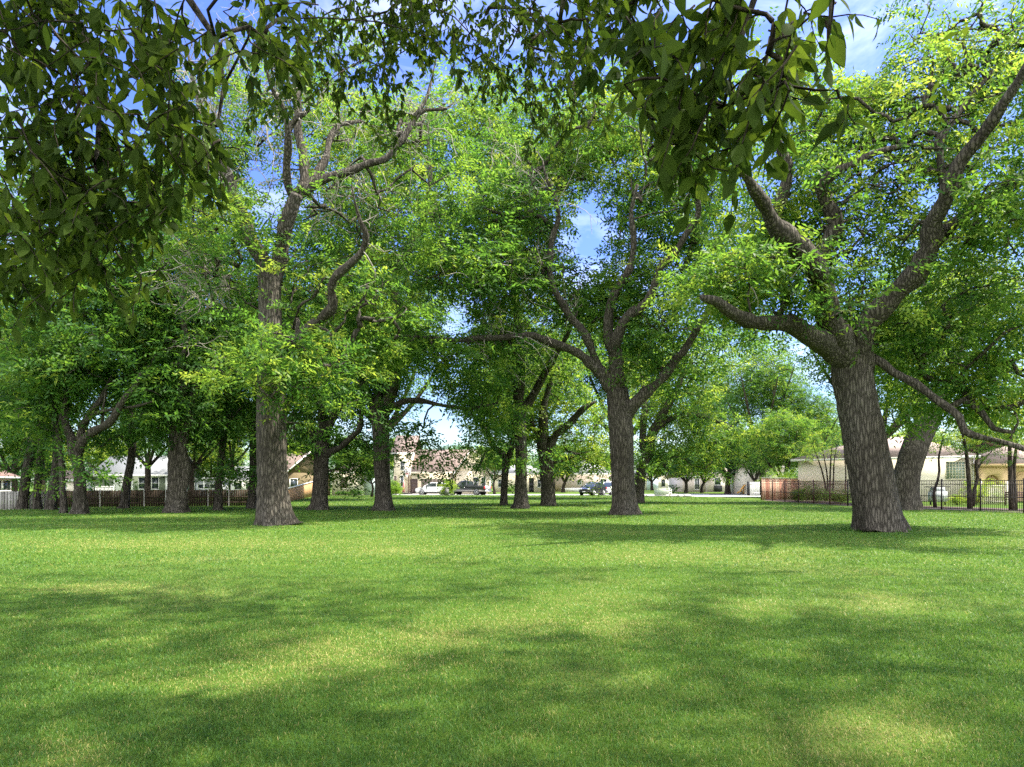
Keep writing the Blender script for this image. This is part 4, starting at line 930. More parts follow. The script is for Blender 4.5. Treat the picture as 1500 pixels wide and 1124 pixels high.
# porch rail on the left of it
root = thing('porch_railing', 'white porch railing left of the sage green house', 'railing', (X_(140, 80), 80, 0)); a = Acc(); fr2, w2 = frame((X_(140, 80), 80), (X_(166, 80), 80))
for i in range(14): a.box(fr2, w2 * i / 13 - .03, w2 * i / 13 + .03, 0, .05, 0, 1.15)
a.box(fr2, -.05, w2 + .05, -.02, .07, 1.15, 1.25); a.box(fr2, -.05, w2 + .05, -.01, .06, .65, .72); a.build('rail', 'white', root)
# pale pink shed between trunks
r, fr, w = house('garden_shed', 'small pale pink shed behind the fence corner between two trunks', (X_(80, 70), 70), (X_(111, 70), 70), 3, 1.9, 'cream2', cat='shed')
gable_roof(r, fr, 0, w, 0, 3, 1.95, 2.8, 'roof_brown', over=.25); a = Acc(); a.box(fr, .4, 1.2, -.04, -.003, .1, 1.7); a.build('door', 'blue_grey', r)
# grey carport / shed
r, fr, w = house('carport', 'grey carport with a flat roof behind the plank fence', (X_(287, 82), 82), (X_(326, 82), 82), 6, 2.0, 'grey_wall', cat='carport')
a = Acc(); a.box(fr, -.4, w + .4, -.8, 6.3, 2.05, 2.25); a.build('roof', 'roof_grey', r)
a = Acc()
for c in (.1, w * .4, w - .1): a.box(fr, c - .06, c + .06, -.7, -.58, 0, 2.045)
a.build('posts', 'white', r); window(r, fr, w * .1, w * .75, 1.0, 1.45, mull=3)
# white shed
r, fr, w = house('garden_shed', 'white shed with pale roof behind the plank fence left of the nearest pecan', (X_(338, 78), 78), (X_(376, 78), 78), 4, 1.9, 'white', cat='shed')
gable_roof(r, fr, 0, w, 0, 4, 1.95, 3.4, 'roof_pale', over=.25); window(r, fr, .5, 1.2, .9, 1.6); window(r, fr, 1.8, 2.5, .9, 1.6)
# tan house behind the cedar fence
Y = 84
r, fr, w = house('house', 'tan house with brown gable behind the new cedar fence', (X_(418, Y), Y), (X_(484, Y + 4), Y + 4), 9, 2.9, 'tan')
front_gable_roof(r, fr, 0, w, 0, 9, 2.9, 5.4, 'roof_brown'); gable_wall(r, fr, 0, w, 2.9, 5.4, 'tan'); window(r, fr, .6, 1.5, .9, 2.1)
# cream cottage
Y = 88
r, fr, w = house('house', 'cream cottage with one brown screened window and seedling shrubs along its wall', (X_(486, Y), Y), (X_(530, Y), Y), 9, 3.0, 'cream2')
hip_roof(r, fr, 0, w + 1.5, 0, 9, 3.05, 5.4, 'roof_tan'); window(r, fr, 1.15, 2.0, .95, 2.25, 'screen', 'cream2', t=.12)
a = Acc(); a.box(fr, w + .02, w + 1.5, 1.0, 9, -.1, 2.98); a.build('wing_wall', 'blue_grey', r)
for i, px in enumerate((497, 505.5, 512, 519, 526.5)):
    bush('seedling_shrub', ['smallest dark seedling shrub nearest the cottage corner', 'thin seedling shrub under the cottage window, left one', 'round seedling shrub under the cottage window, right one', 'tallest seedling shrub along the cottage wall', 'wide seedling shrub at the cottage doorway'][i], px, 87, .55 + .12 * i, [.55, .5, .5, .85, .75][i], 'leaf', 400 + i, .12, 9, .3, 'shrub', 'seedling shrubs along the cottage wall', 3)

# two-storey cream house with garage
Y = 103
r, fr, w = house('house', 'cream house with a two-storey block, brown shingle roof and double garage behind the parked cars', (X_(577, Y), Y), (X_(603, Y), Y), 10, 6.2, 'cream')
gable_roof(r, fr, 0, w, 0, 10, 6.25, 9, 'roof_brown'); o577 = X_(577, Y)
window(r, fr, X_(587, Y) - o577, X_(592.5, Y) - o577, 3.6, 4.9, rows=2); window(r, fr, X_(587, Y) - o577, X_(591, Y) - o577, 1.1, 2.7, rows=2); window(r, fr, X_(577.5, Y) - o577, X_(581, Y) - o577, 1.3, 2.7, 'screen', 'cream')
frg, wg = frame((X_(603.2, Y - .6), Y - .6), (X_(668, Y - .6), Y - .6)); u = lambda px: X_(px, Y - .6) - X_(603.2, Y - .6)
a = Acc(); a.box(frg, 0, wg, 0, 9.5, -.1, 3.35); a.build('garage_wall', 'cream', r)
gable_roof(r, frg, .05, wg + 4, 0, 9.5, 3.45, 6.7, 'roof_brown', over=.5, fascia='cream2')
door(r, frg, u(602), u(610.5), 2.15, 'door_brown', 'door_brown')
a = Acc(); a.box(frg, u(617), u(661), -.05, -.004, .02, 2.25)
for i in range(4):
    for j in range(8): 
        c = u(617) + (u(661) - u(617)) * (j + .1) / 8; a.box(frg, c, c + (u(661) - u(617)) * .1, -.07, -.052, .12 + .55 * i, .52 + .55 * i)
a.build('garage_door', 'garage', r)
for px in (613.3, 664.5):
    a = Acc(); a.box(frg, u(px) - .12, u(px) + .12, -.26, -.03, 2.35, 2.85); a.box(frg, u(px) - .05, u(px) + .05, -.2, -.004, 2.85, 2.98); a.build('wall_lamp', 'dark', r)
frr, wr = frame((X_(668.4, Y - 2.2), Y - 2.2), (X_(716, Y - 2.2), Y - 2.2))
a = Acc(); a.box(frr, 0, wr, 0, 11, -.1, 3.35); a.build('wing_wall', 'cream', r)
front_gable_roof(r, frr, 0, wr, 0, 11, 3.4, 6.6, 'roof_brown'); gable_wall(r, frr, 0, wr, 3.36, 6.5, 'cream')
u2 = lambda px: X_(px, Y - 2.2) - X_(668.4, Y - 2.2)
window(r, frr, u2(694), u2(700), .9, 2.4, rows=2); window(r, frr, u2(706), u2(711), .9, 2.4)
# low house with dark door
Y = 122
r, fr, w = house('house', 'low cream house with grey roof and a tall dark doorway, seen between the centre trunks', (X_(722, Y), Y), (X_(803, Y), Y), 10, 3.1, 'cream')
hip_roof(r, fr, 0, w, 0, 10, 3.3, 5.4, 'roof_grey', over=.8); u = lambda px: X_(px, Y) - X_(722, Y); door(r, fr, u(775), u(782), 2.5, 'dark', 'cream'); window(r, fr, u(730), u(738), .9, 2.2, mull=2)
window(r, fr, u(788), u(796), .9, 2.2, mull=2)
# brick house
Y = 128
r, fr, w = house('house', 'pinkish brick house with a grey roof beyond the road behind the black car', (X_(812, Y), Y), (X_(905, Y), Y), 11, 3.2, 'brick')
hip_roof(r, fr, 0, w, 0, 11, 3.4, 6.0, 'roof_grey', over=.7); u = lambda px: X_(px, Y) - X_(812, Y); window(r, fr, u(846), u(851), 1.3, 2.2, mull=2)
a = Acc(); a.box(fr, u(822), u(856), -.10, -.004, .0, .7); a.build('plinth', 'white', r); window(r, fr, u(880), u(888), 1.0, 2.3, mull=2)
# pale blue garage house, far
Y = 158
r, fr, w = house('house', 'far house with pale blue garage wall and grey roof beyond the utility box', (X_(925, Y), Y), (X_(996, Y), Y), 11, 3.3, 'cream2')
hip_roof(r, fr, 0, w, 0, 11, 3.5, 6.2, 'roof_grey', over=.8); u = lambda px: X_(px, Y) - X_(925, Y)
a = Acc(); a.box(fr, u(947), u(963), -.8, -.004, -.1, 2.9); a.build('garage_wall', 'blue_grey', r); window(r, fr, u(936), u(942), .3, 2.6, mull=2); window(r, fr, u(969), u(974), .8, 2.4); window(r, fr, u(984), u(994), .8, 2.3, mull=3)
# gabled brick house
Y = 124
r, fr, w = house('house', 'pale brick house with a steep front gable and arched window behind the many-stemmed tree', (X_(1000, Y), Y), (X_(1068, Y), Y), 11, 2.6, 'brick2')
gable_roof(r, fr, 0, w, .3, 11, 2.9, 5.2, 'roof_tan'); u = lambda px: X_(px, Y) - X_(1000, Y)
frg, wg = frame((X_(1036, Y - 1.2), Y - 1.2), (X_(1066, Y - 1.2), Y - 1.2)); a = Acc(); a.box(frg, 0, wg, 0, 3, -.1, 2.6); a.build('porch_wall', 'brick2', r)
front_gable_roof(r, frg, 0, wg, 0, 5, 2.6, 4.4, 'roof_tan', fascia='cream2'); gable_wall(r, frg, 0, wg, 2.6, 4.35, 'brick2')
window(r, frg, 1.35, 2.35, 1.3, 2.5); window(r, fr, u(1018), u(1024), .5, 2.4, mull=2)
a = Acc(); a.box(frg, 1.2, 2.6, -.3, -.01, .15, 1.15); a.build('planter_box', 'dark', r)
# cream house behind the white gate
Y = 96
r, fr, w = house('house', 'cream house wall behind the white gate, left of the red cedar fence', (X_(1098, Y), Y), (X_(1150, Y), Y), 10, 3.9, 'cream2')
hip_roof(r, fr, 0, w, 0, 10, 4.0, 6.6, 'roof_tan'); window(r, fr, 4.2, 4.9, 1.2, 2.4)
# right-hand cream house with glass block window
Ap, Bp = (X_(1169, 67), 67), (X_(1426, 58), 58)
r, fr, w = house('house', 'long cream house with a glass block window and tan hip roof behind the iron fence', Ap, Bp, 11, 3.75, 'cream2')
hip_roof(r, fr, 0, w, 0, 11, 3.95, 6.1, 'roof_tan', over=.55)
def u_at(fr, px):   # where the view ray through px meets the facade
    o, u, n = fr; k = (px - 750) / F; return (k * o[1] - o[0]) / (u[0] - k * u[1])
g0, g1 = u_at(fr, 1386.5), u_at(fr, 1413)
w_ = window(r, fr, g0, g1, 2.0, 3.42, 'glass_block', 'cream2', t=.05, mull=6, rows=6)
a = Acc(); a.box(fr, g1 + .6, g1 + .68, -.09, -.004, 0, 3.7); a.build('downpipe', 'white', r)
# porch with arch
Apt, Bpt = (X_(1421, 57.2), 57.2), (X_(1560, 56), 56)
root = thing('arched_porch', 'peach porch with a round arch and shingle roof joined to the cream house', 'porch', (*Apt, 0)); fr, w = frame(Apt, Bpt)
a = Acc(); pu = lambda px: u_at(fr, px)
c0, c1 = pu(1443), pu(1464); cm = (c0 + c1) / 2; rr = (c1 - c0) / 2; spring = 1.75
arch = [(pu(1434), 0), (c0, 0), (c0, spring)] + [(cm - rr * math.cos(t), spring + rr * math.sin(t)) for t in np.linspace(.3, math.pi - .3, 9)] + [(c1, spring), (c1, 0), (pu(1478), 0), (pu(1478), 3.1), (pu(1434), 3.1)]
a.prism(fr, arch, 0, .45); a.box(fr, pu(1520), pu(1530), 0, .5, 0, 3.1); a.box(fr, pu(1478) + .002, pu(1560), .02, .43, 2.55, 3.1); a.build('arch_wall', 'peach', root)
a = Acc(); a.box(fr, pu(1424), pu(1560), 4.2, 4.5, 0, 3.0); a.build('back_wall', 'peach', root)
hip_roof(root, fr, pu(1440), pu(1560), -.2, 8.0, 3.2, 5.3, 'roof_tan', over=.5, fascia='peach')
# small picket railing of the porch
root = thing('picket_railing', 'cream picket railing in front of the arched porch', 'railing', (X_(1437, 52), 52, 0)); fr, w = frame((X_(1437, 52), 52), (X_(1474, 51), 51)); a = Acc()
for i in range(13): a.box(fr, w * i / 12 - .035, w * i / 12 + .035, 0, .05, 0, 1.35)
a.box(fr, -.1, w + .1, -.03, .08, 1.35, 1.45); a.box(fr, 0, w, -.01, .06, .2, .27); a.box(fr, -.1, .05, -.05, .12, 0, 1.75); a.box(fr, w - .05, w + .1, -.05, .12, 0, 1.75); a.build('pickets', 'cream2', root)
# garden things behind the iron fence
root = thing('covered_grill', 'pale grey covered grill by the wall below the glass block window', 'grill', (X_(1378, 50), 50, 0)); fr, w = frame((X_(1368, 50), 50), (X_(1388, 50), 50)); a = Acc()
a.box(fr, 0, w, 0, .7, .25, 1.0); a.prism(fr, [(0.05, 1.004), (w - .05, 1.004), (w - .15, 1.3), (.15, 1.3)], .08, .62); a.build('body', 'cover', root)
a = Acc(); a.box(fr, -.3, w + .3, .1, .6, 1.304, 1.36); a.build('shelf', 'dark', root)
a = Acc(); a.box(fr, .05, .12, .1, .2, 0, .245); a.box(fr, w - .12, w - .05, .1, .2, 0, .245); a.box(fr, .05, .12, .5, .6, 0, .245); a.box(fr, w - .12, w - .05, .5, .6, 0, .245); a.build('feet', 'dark', root)
root = thing('garden_bench', 'dark slatted garden bench under the porch edge at the right', 'bench', (X_(1487, 48), 48, 0)); fr, w = frame((X_(1481, 48), 48), (X_(1512, 48), 48)); a = Acc()
for i in range(4): a.box(fr, 0, w, .1 + .12 * i, .19 + .12 * i, .42, .46)
a.build('seat', 'iron_red', root); a = Acc()
for i in range(3): a.box(fr, 0, w, .6, .64, .58 + .15 * i, .68 + .15 * i)
a.build('backrest', 'iron_red', root)
for c in (.03, w - .1):
    a = Acc(); a.box(fr, c, c + .07, .1, .17, 0, .415); a.box(fr, c, c + .07, .645, .70, 0, 1.05); a.box(fr, c, c + .07, .17, .58, .6, .65); a.build('leg', 'iron_red', root)

# ---------------------------------------------------------------- fences
def board_fence(name, label, pts, h0, h1, mat, bw=.14, gap=.012, post=None, rails=True, rail_front=False, cap=None, seed=5, tone=(0, 1)):
    lrng = np.random.default_rng(seed); root = thing(name, label, 'fence', (*pts[0], 0))
    for a_, b_ in zip(pts[:-1], pts[1:]):
        fr, w = frame(a_, b_); n = int(w / (bw + gap)); a = Acc()
        for i in range(n):
            f = i / max(1, n); hh = h0 + (h1 - h0) * f + lrng.normal() * .012
            a.box(fr, i * (bw + gap), i * (bw + gap) + bw, 0 + lrng.random() * .006, .028, .01, hh, tone=tone[0] + (tone[1] - tone[0]) * lrng.random())
        a.build('boards', mat, root)
        a = Acc(); d0, d1 = (-.05, -.004) if rail_front else (.032, .08)
        for z in (.22, .55, .88):
            if rail_front and z == .88: continue
            a.prism(fr, [(0, h0 * z - .04), (w, h1 * z - .04), (w, h1 * z + .05), (0, h0 * z + .05)], d0, d1, tone=.3)
        a.build('rails', mat, root)
        if cap:
            a = Acc(); a.prism(fr, [(-.02, h0 + .03), (w + .02, h1 + .03), (w + .02, h1 + .09), (-.02, h0 + .09)], -.07, .09, tone=.8); a.build('cap', cap, root)
        if post:
            k = max(1, round(w / post[0]))
            for i in range(k + 1):
                c = w * i / k; hh = h0 + (h1 - h0) * i / k; a = Acc(); p = fr[0] + fr[1] * c + fr[2] * .085
                a.tube([p + A(0, 0, 0), p + A(0, 0, hh * .5), p + A(0, 0, hh + .06)], .035, 8, cap=True); a.build('post', post[1], root, smooth=True, sharp=40)
    return root
def gxy(px, Y): return (X_(px, Y), Y)
board_fence('board_fence', 'weathered silver-grey plank fence at the left edge below the pink roof', [gxy(-60, 41), gxy(83, 43)], 1.10, 1.10, 'fence_grey', post=None, seed=6)
board_fence('board_fence', 'dark brown plank fence with thin metal posts running behind the left trunks', [gxy(81, 45.4), gxy(395, 48.5)], 1.10, 1.16, 'fence_brown', post=(1.38, 'post'), rail_front=True, seed=7, tone=(0, .7))
board_fence('board_fence', 'new orange cedar fence climbing away behind the nearest left pecan', [gxy(414, 56), gxy(459, 82)], 1.0, 1.75, 'fence_orange', cap='white', seed=8, tone=(.3, 1))
board_fence('board_fence', 'red and tan cedar fence with mismatched boards behind the iron fence', [gxy(1115.5, 64.6), gxy(1216, 71)], 2.05, 2.0, 'fence_red', bw=.30, gap=.01, cap='fence_grey', seed=9)
def iron_fence():
    pts = [gxy(1115, 63.6), gxy(1242, 48.2), gxy(1500, 36.6), gxy(1640, 31.5)]
    root = thing('iron_fence', 'black iron picket fence round the garden on the right', 'fence', (*pts[0], 0)); h = 1.78
    for s, (a_, b_) in enumerate(zip(pts[:-1], pts[1:])):
        fr, w = frame(a_, b_); mat = 'iron_red' if s == 0 else 'iron'
        n = int(w / .115); a = Acc()
        for i in range(n + 1):
            c = i * w / n; a.box(fr, c - .0095, c + .0095, -.0095, .0095, .06, h - .03)
        a.build('pickets', mat, root)
        for z in (.12, .82, h - .24, h - .03):
            a = Acc(); a.box(fr, 0, w, -.019, .019, z - .02, z + .02); a.build('rail', mat, root)
        k = max(1, round(w / 2.6))
        for i in range(k if s < 2 else k + 1):
            c = w * i / k; a = Acc(); a.box(fr, c - .034, c + .034, -.034, .034, 0, h + .05); a.box(fr, c - .045, c + .045, -.045, .045, h + .053, h + .085); a.build('post', mat, root)
iron_fence()
# gate and panels left of the red fence
root = thing('garden_gate', 'white panel gate beside a dark post, left of the red fence', 'gate', (*gxy(1097, 88), 0)); fr, w = frame(gxy(1098, 88), gxy(1113, 88)); a = Acc()
for i in range(5): a.box(fr, w * i / 5 + .02, w * (i + 1) / 5 - .02, 0, .05, .05, 1.75)
a.box(fr, 0, w, -.03, -.002, 1.4, 1.5); a.box(fr, 0, w, -.03, -.002, .3, .4); a.build('panel', 'white', root)
a = Acc(); a.box(fr, -.28, -.03, -.1, .15, 0, 1.8); a.build('post', 'dark', root)
# yellow slide
root = thing('playground_slide', 'small yellow playground slide on a green base near the white gate', 'slide', (*gxy(1086, 98), 0)); fr, w = frame(gxy(1083, 98), gxy(1091, 98)); a = Acc()
a.loft([[A(X_(px, 98), Yq, z + dz) for Yq, dz in ((97.6, .16), (97.62, 0), (98.1, 0), (98.12, .16))] for px, z in ((1091.5, 1.35), (1088, 1.0), (1084, .35), (1080, .14))], closed=False, cap=False)
a.build('chute', 'yellow', root); a = Acc(); a.box(fr, .2, 1.2, .2, 1.0, .0, .55); a.build('base', 'box_green', root)
a = Acc(); a.box(fr, .55, .62, -.1, .1, .0, 1.25); a.box(fr, .9, .97, -.1, .1, 0, 1.3); a.build('ladder', 'yellow', root)

# ---------------------------------------------------------------- vehicles
def car(name, label, pos, yaw, kind, paint, cat):
    root = thing(name, label, cat, (0, 0, 0), 'cars parked across the lawn')
    def ring(x, y0, y1, z0, z1, top=.9):   # body section
        return [A(x, -y1 * .86, z0), A(x, -y1, z0 + .16), A(x, -y1, z0 + (z1 - z0) * .6), A(x, -y1 * top, z1), A(x, y1 * top, z1), A(x, y1, z0 + (z1 - z0) * .6), A(x, y1, z0 + .16), A(x, y1 * .86, z0)]
    if kind == 'suv': L, W, H, wb, wr, xr = 4.75, .93, 1.70, (1.42, -1.40), .37, None
    elif kind == 'van': L, W, H, wb, wr, xr = 4.9, .95, 1.82, (1.5, -1.5), .36, None
    else: L, W, H, wb, wr, xr = 5.95, 1.0, 1.95, (1.95, -1.75), .42, None
    h = L / 2; zb = .28 if kind != 'pickup' else .42
    a = Acc()
    if kind == 'pickup':
        a.loft([ring(h, 0, W * .86, .5, 1.05), ring(h - .25, 0, W, zb, 1.16), ring(h - 1.3, 0, W, zb, 1.24), ring(h - 1.55, 0, W, zb, 1.26), ring(-.35, 0, W, zb, 1.26)])
        a.loft([ring(-.36, 0, W, zb, 1.24), ring(-h + .06, 0, W, zb + .05, 1.26)])
    else:
        a.loft([ring(h, 0, W * .72, .42, .74, .8), ring(h - .12, 0, W * .88, .32, .86), ring(h - .5, 0, W, zb, .98), ring(h - 1.35, 0, W, zb, 1.08), ring(0, 0, W, zb, 1.10), ring(-h + .6, 0, W, zb, 1.14), ring(-h + .12, 0, W * .96, .34, 1.12), ring(-h, 0, W * .86, .42, 1.0)])
    a.build('body', paint, root, smooth=True, sharp=32)
    # cabin: glass block with painted roof and pillars
    if kind == 'suv': st = [(h - 1.15, 1.04, .78, 1.10, .76), (h - 1.95, 1.06, .80, 1.58, .66), (h - 2.4, 1.06, .80, 1.66, .66), (-h + 1.2, 1.08, .80, 1.64, .66), (-h + .5, 1.08, .78, 1.52, .64), (-h + .14, 1.08, .76, 1.14, .72)]
    elif kind == 'van': st = [(h - .95, 1.0, .80, 1.06, .78), (h - 1.8, 1.04, .84, 1.70, .70), (h - 2.3, 1.05, .84, 1.78, .70), (-h + .6, 1.06, .84, 1.76, .70), (-h + .14, 1.06, .82, 1.62, .70), (-h + .02, 1.06, .80, 1.1, .78)]
    else: st = [(h - 1.5, 1.22, .86, 1.26, .84), (h - 2.15, 1.24, .88, 1.84, .72), (h - 2.6, 1.24, .88, 1.90, .72), (-.0, 1.24, .88, 1.90, .72), (-.25, 1.24, .88, 1.84, .72), (-.34, 1.24, .86, 1.28, .82)]
    g = Acc(); g.loft([[A(x, -w0, z0), A(x, -w1, z1), A(x, w1, z1), A(x, w0, z0)] for x, z0, w0, z1, w1 in st]); g.build('window', 'glass', root, smooth=True, sharp=30)
    rf = Acc(); rf.loft([[A(x, -w1 - .03, z1 - .05), A(x, -w1 * .8, z1 + .05), A(x, w1 * .8, z1 + .05), A(x, w1 + .03, z1 - .05)] for x, z0, w0, z1, w1 in st[1:-1]]); rf.build('roof', paint, root, smooth=True, sharp=40)
    p = Acc()
    for sgn in (-1, 1):
        for (i, j) in ((0, 1), (4, 5)):
            x0, z0, w0, _, _ = st[i]; x1, _, _, z1, w1 = st[j]
            if i == 4: x0, z0, w0, _, _ = st[5]; x1, _, _, z1, w1 = st[4]
            p.tube([A(x0, sgn * w0, z0 + .03), A(x1, sgn * (w1 + .012), z1)], .045, 6)
        xm = (st[2][0] + st[3][0]) / 2; p.tube([A(xm, sgn * (st[2][2] + .005), st[2][1]), A(xm, sgn * (st[2][4] + .012), st[2][3])], .04, 6)
    p.build('pillars', paint, root, smooth=True)
    for x in wb:
        for sgn in (-1, 1):
            c = A(x, sgn * (W - .10), wr)
            ar = Acc(); ar.lathe(A(x, sgn * (W - .02), wr + .02), A(0, sgn, 0), [(wr + .10, -.1), (wr + .10, .012), (.02, .012)], 20); ar.build('wheel_arch', 'dark', root)
            t = Acc(); t.lathe(c, A(0, sgn, 0), [(wr - .09, -.12), (wr - .01, -.10), (wr, -.02), (wr, .09), (wr - .04, .135), (wr - .11, .14)], 22); wh = t.build('wheel', 'tyre', root, smooth=True, sharp=50)
            rm = Acc(); rm.lathe(c, A(0, sgn, 0), [(wr - .10, .10), (wr - .10, .145), (wr - .14, .150), (wr - .16, .13), (.09, .125), (.08, .155), (.01, .16)], 22)
            for s in range(5):
                th = s * 1.2566; d = A(math.cos(th), 0, math.sin(th)); rm.tube([c + A(0, sgn * .15, 0) + d * .06, c + A(0, sgn * .15, 0) + d * (wr - .12)], .03, 4)
            ro = rm.build('rim', 'rim'); ro.parent = wh
    # lamps, bumpers, mirrors, handles
    for sgn in (-1, 1):
        l = Acc(); y0 = sgn * W * (.62 if kind != 'pickup' else .72)
        fx = h - (.06 if kind != 'pickup' else .08)
        l.loft([[A(fx - .10 + dx, y0 - sgn * .20 * q, .74 + dz) for dx, dz in ((0, 0), (.11, .01), (.06, .15), (-.05, .16))] for q in (-.8, 1.0)]); l.build('headlight', 'lamp', root)
        l = Acc(); xr_ = -h + .03; l.box((A(xr_, sgn * W * .93, 0), A(1, 0, 0), A(0, -1, 0)), -.06, .09, -.08, .08, .82, 1.18 if kind == 'pickup' else 1.06); l.build('tail_light', 'red_lamp', root)
        l = Acc(); mx = st[0][0] - .25; l.loft([[A(mx + dx, sgn * (W + q), 1.08 + dz + (.18 if kind == 'pickup' else 0)) for dx, dz in ((-.05, 0), (.06, .02), (.06, .16), (-.05, .18))] for q in (-.06, .2)]); l.build('mirror', paint, root)
        for hx in ((.35, -.75) if kind != 'pickup' else (.9, .0)):
            l = Acc(); l.box((A(hx, 0, 0), A(1, 0, 0), A(0, -1, 0)), 0, .2, *(sorted((sgn * W - .01, sgn * (W + .025)))), 1.0 if kind == 'pickup' else .93, 1.04 if kind == 'pickup' else .97); l.build('door_handle', 'chrome' if kind != 'suv' else paint, root)
    X = (A(0, 0, 0), A(1, 0, 0), A(0, -1, 0))
    b = Acc(); b.box(X, h - .10, h + .04, -W * .8, W * .8, .40, .58); b.build('bumper', 'chrome' if kind == 'pickup' else 'dark', root)
    gr = Acc(); 
    for i in range(4): gr.box(X, h - .06, h + .015, -W * .45, W * .45, .62 + i * .06, .655 + i * .06)
    gr.build('grille', 'chrome' if kind == 'pickup' else 'dark', root)
    if kind == 'pickup':
        b = Acc(); b.box(X, -h - .12, -h + .05, -W * .95, W * .95, .48, .66); b.build('bumper', 'chrome', root)
        b = Acc(); b.box(X, -h - .01, -h + .052, -W * .82, W * .82, .70, 1.24); b.build('tailgate', 'silver', root)
        b = Acc(); b.box(X, -h + .1, h - .3, -W - .012, W + .012, .46, .68); b.build('lower_trim', 'car_grey', root)
        b = Acc(); b.box(X, -h + .12, -.45, -W * .82, W * .82, 1.242, 1.275); b.build('bed_cover', 'dark', root)
    else:
        b = Acc(); b.box(X, -h + .55, h - .55, -W - .010, W + .010, .26, .38); b.build('lower_trim', 'dark', root)
        b = Acc(); b.box(X, -h - .04, -h + .1, -W * .8, W * .8, .40, .60); b.build('bumper', 'dark', root)
        b = Acc(); b.box(X, h + .041, h + .05, -.25, .25, .42, .54); b.build('number_plate', 'white', root)
    root.location = (*pos, 0); root.rotation_euler = (0, 0, yaw); return root
R = math.radians
car('parked_car', 'white hatchback-like crossover parked before the garage door', (X_(634.5, 94.5), 94.5), R(176), 'suv', 'car_white', 'car')
car('pickup_truck', 'black pickup truck with silver tailgate parked on the drive', (X_(686, 93), 93), R(180 - 24), 'pickup', 'car_black', 'pickup truck')
car('parked_car', 'black chunky car at the kerb in front of the brick house', (X_(868, 90), 90), R(236), 'suv', 'car_black', 'car')
car('parked_car', 'white van-like car parked behind the black one, half hidden by a trunk', (X_(895, 94.5), 94.5), R(234), 'van', 'car_white', 'car')

# ---------------------------------------------------------------- small things on the drive and verge
root = thing('basketball_hoop', 'portable basketball hoop with white backboard on the drive', 'basketball hoop', (*gxy(598.5, 96.5), 0)); x, Y = gxy(598.5, 96.5)
a = Acc(); a.tube([A(x, Y, .2), A(x, Y, 1.5), A(x, Y, 3.2)], .06, 8, cap=True); a.build('pole', 'iron_red', root, smooth=True, sharp=40)
X = (A(x, Y, 0), A(1, 0, 0), A(0, -1, 0)); a = Acc(); a.box(X, -.7, .35, -.14, -.09, 2.75, 3.75); a.build('backboard', 'white', root)
a = Acc(); 
for q in ((-.55, .2, 2.9, 2.96), (-.55, .2, 3.52, 3.58), (-.55, -.49, 2.965, 3.515), (.14, .2, 2.965, 3.515), (-.3, -.05, 3.0, 3.05), (-.3, -.05, 3.25, 3.3), (-.3, -.25, 3.055, 3.245), (-.1, -.05, 3.055, 3.245)): a.box(X, q[0], q[1], -.152, -.142, q[2], q[3])
a.build('backboard_square', 'dark', root)
a = Acc(); th = np.linspace(0, 6.283, 17); a.tube([A(x - .17 + .23 * math.cos(t), Y - .42 + .23 * math.sin(t), 2.88) for t in th], .02, 5); a.build('rim', 'red_lamp', root)
a = Acc(); a.lathe(A(x - .17, Y - .42, 2.45), A(0, 0, 1), [(.12, 0), (.14, .15), (.21, .42)], 12); a.build('net', 'white', root)
a = Acc(); a.box(X, -.9, .5, -.5, .4, .01, .2); a.build('base', 'dark', root)
root = thing('feather_flag', 'faded pink upright play flag standing left of the basketball hoop', 'flag', (*gxy(590, 97), 0)); x, Y = gxy(590, 97); X = (A(x, Y, 0), A(1, 0, 0), A(0, -1, 0))
a = Acc(); a.tube([A(x, Y, .25), A(x + .03, Y, 1.2), A(x + .1, Y, 2.0)], .02, 6, cap=True); a.build('pole', 'white', root)
a = Acc(); a.prism(X, [(-.105, .3), (.25, .3), (.28, 1.2), (.2, 1.95), (.12, 1.9)], -.02, .02); a.build('cloth', 'pink', root)
a = Acc(); a.box(X, -.3, .3, -.3, .3, 0.01, .25); a.build('base', 'dark', root)
root = thing('stone_pillar', 'short grey stone mailbox pillar beside the yellow-green shrub', 'pillar', (*gxy(654.5, 87), 0)); x, Y = gxy(654.5, 87); X = (A(x, Y, 0), A(1, 0, 0), A(0, -1, 0))
a = Acc(); a.box(X, -.24, .24, -.24, .24, 0, .95); a.build('shaft', 'stone', root); a = Acc(); a.box(X, -.3, .3, -.3, .3, .952, 1.05); a.build('cap', 'stone', root)
bush('garden_shrub', 'tall yellow-green shrub between the white car and the pickup', 656, 88.3, 1.5, 2.2, 'leaf_yellow', 501, .17, 34, .6, 'shrub')
bush('garden_shrub', 'spiky bright green shrub at the left corner of the drive', 580, 92, 1.4, 1.5, 'leaf_yellow', 502, .2, 22, .3, 'shrub')
bush('garden_shrub', 'orange-flecked upright shrub by the two-storey house wall', 577, 94, 1.0, 2.0, 'leaf', 503, .16, 16, .8, 'shrub')
bush('garden_shrub', 'low green shrub under the low cream house', 748, 118, 1.8, 1.0, 'leaf', 504, .2, 16, .5, 'shrub')
root = thing('light_pole', 'plain white light pole beside the road right of the white car', 'pole', (*gxy(935, 100), 0)); x, Y = gxy(935, 100)
a = Acc(); a.tube([A(x, Y, 0), A(x, Y, 2), A(x, Y, 5.2)], [.10, .085, .06], 10, cap=True); a.build('shaft', 'white', root, smooth=True, sharp=40)
a = Acc(); a.lathe(A(x, Y, 5.2), A(0, 0, 1), [(.05, 0), (.16, .05), (.18, .4), (.22, .45), (.05, .6)], 10); a.build('lantern', 'dark', root)
root = thing('utility_box', 'pale green metal utility box on a rocky pad', 'utility box', (*gxy(968, 84), 0)); fr, w = frame(gxy(958.5, 84.6), gxy(978, 83.6)); a = Acc()
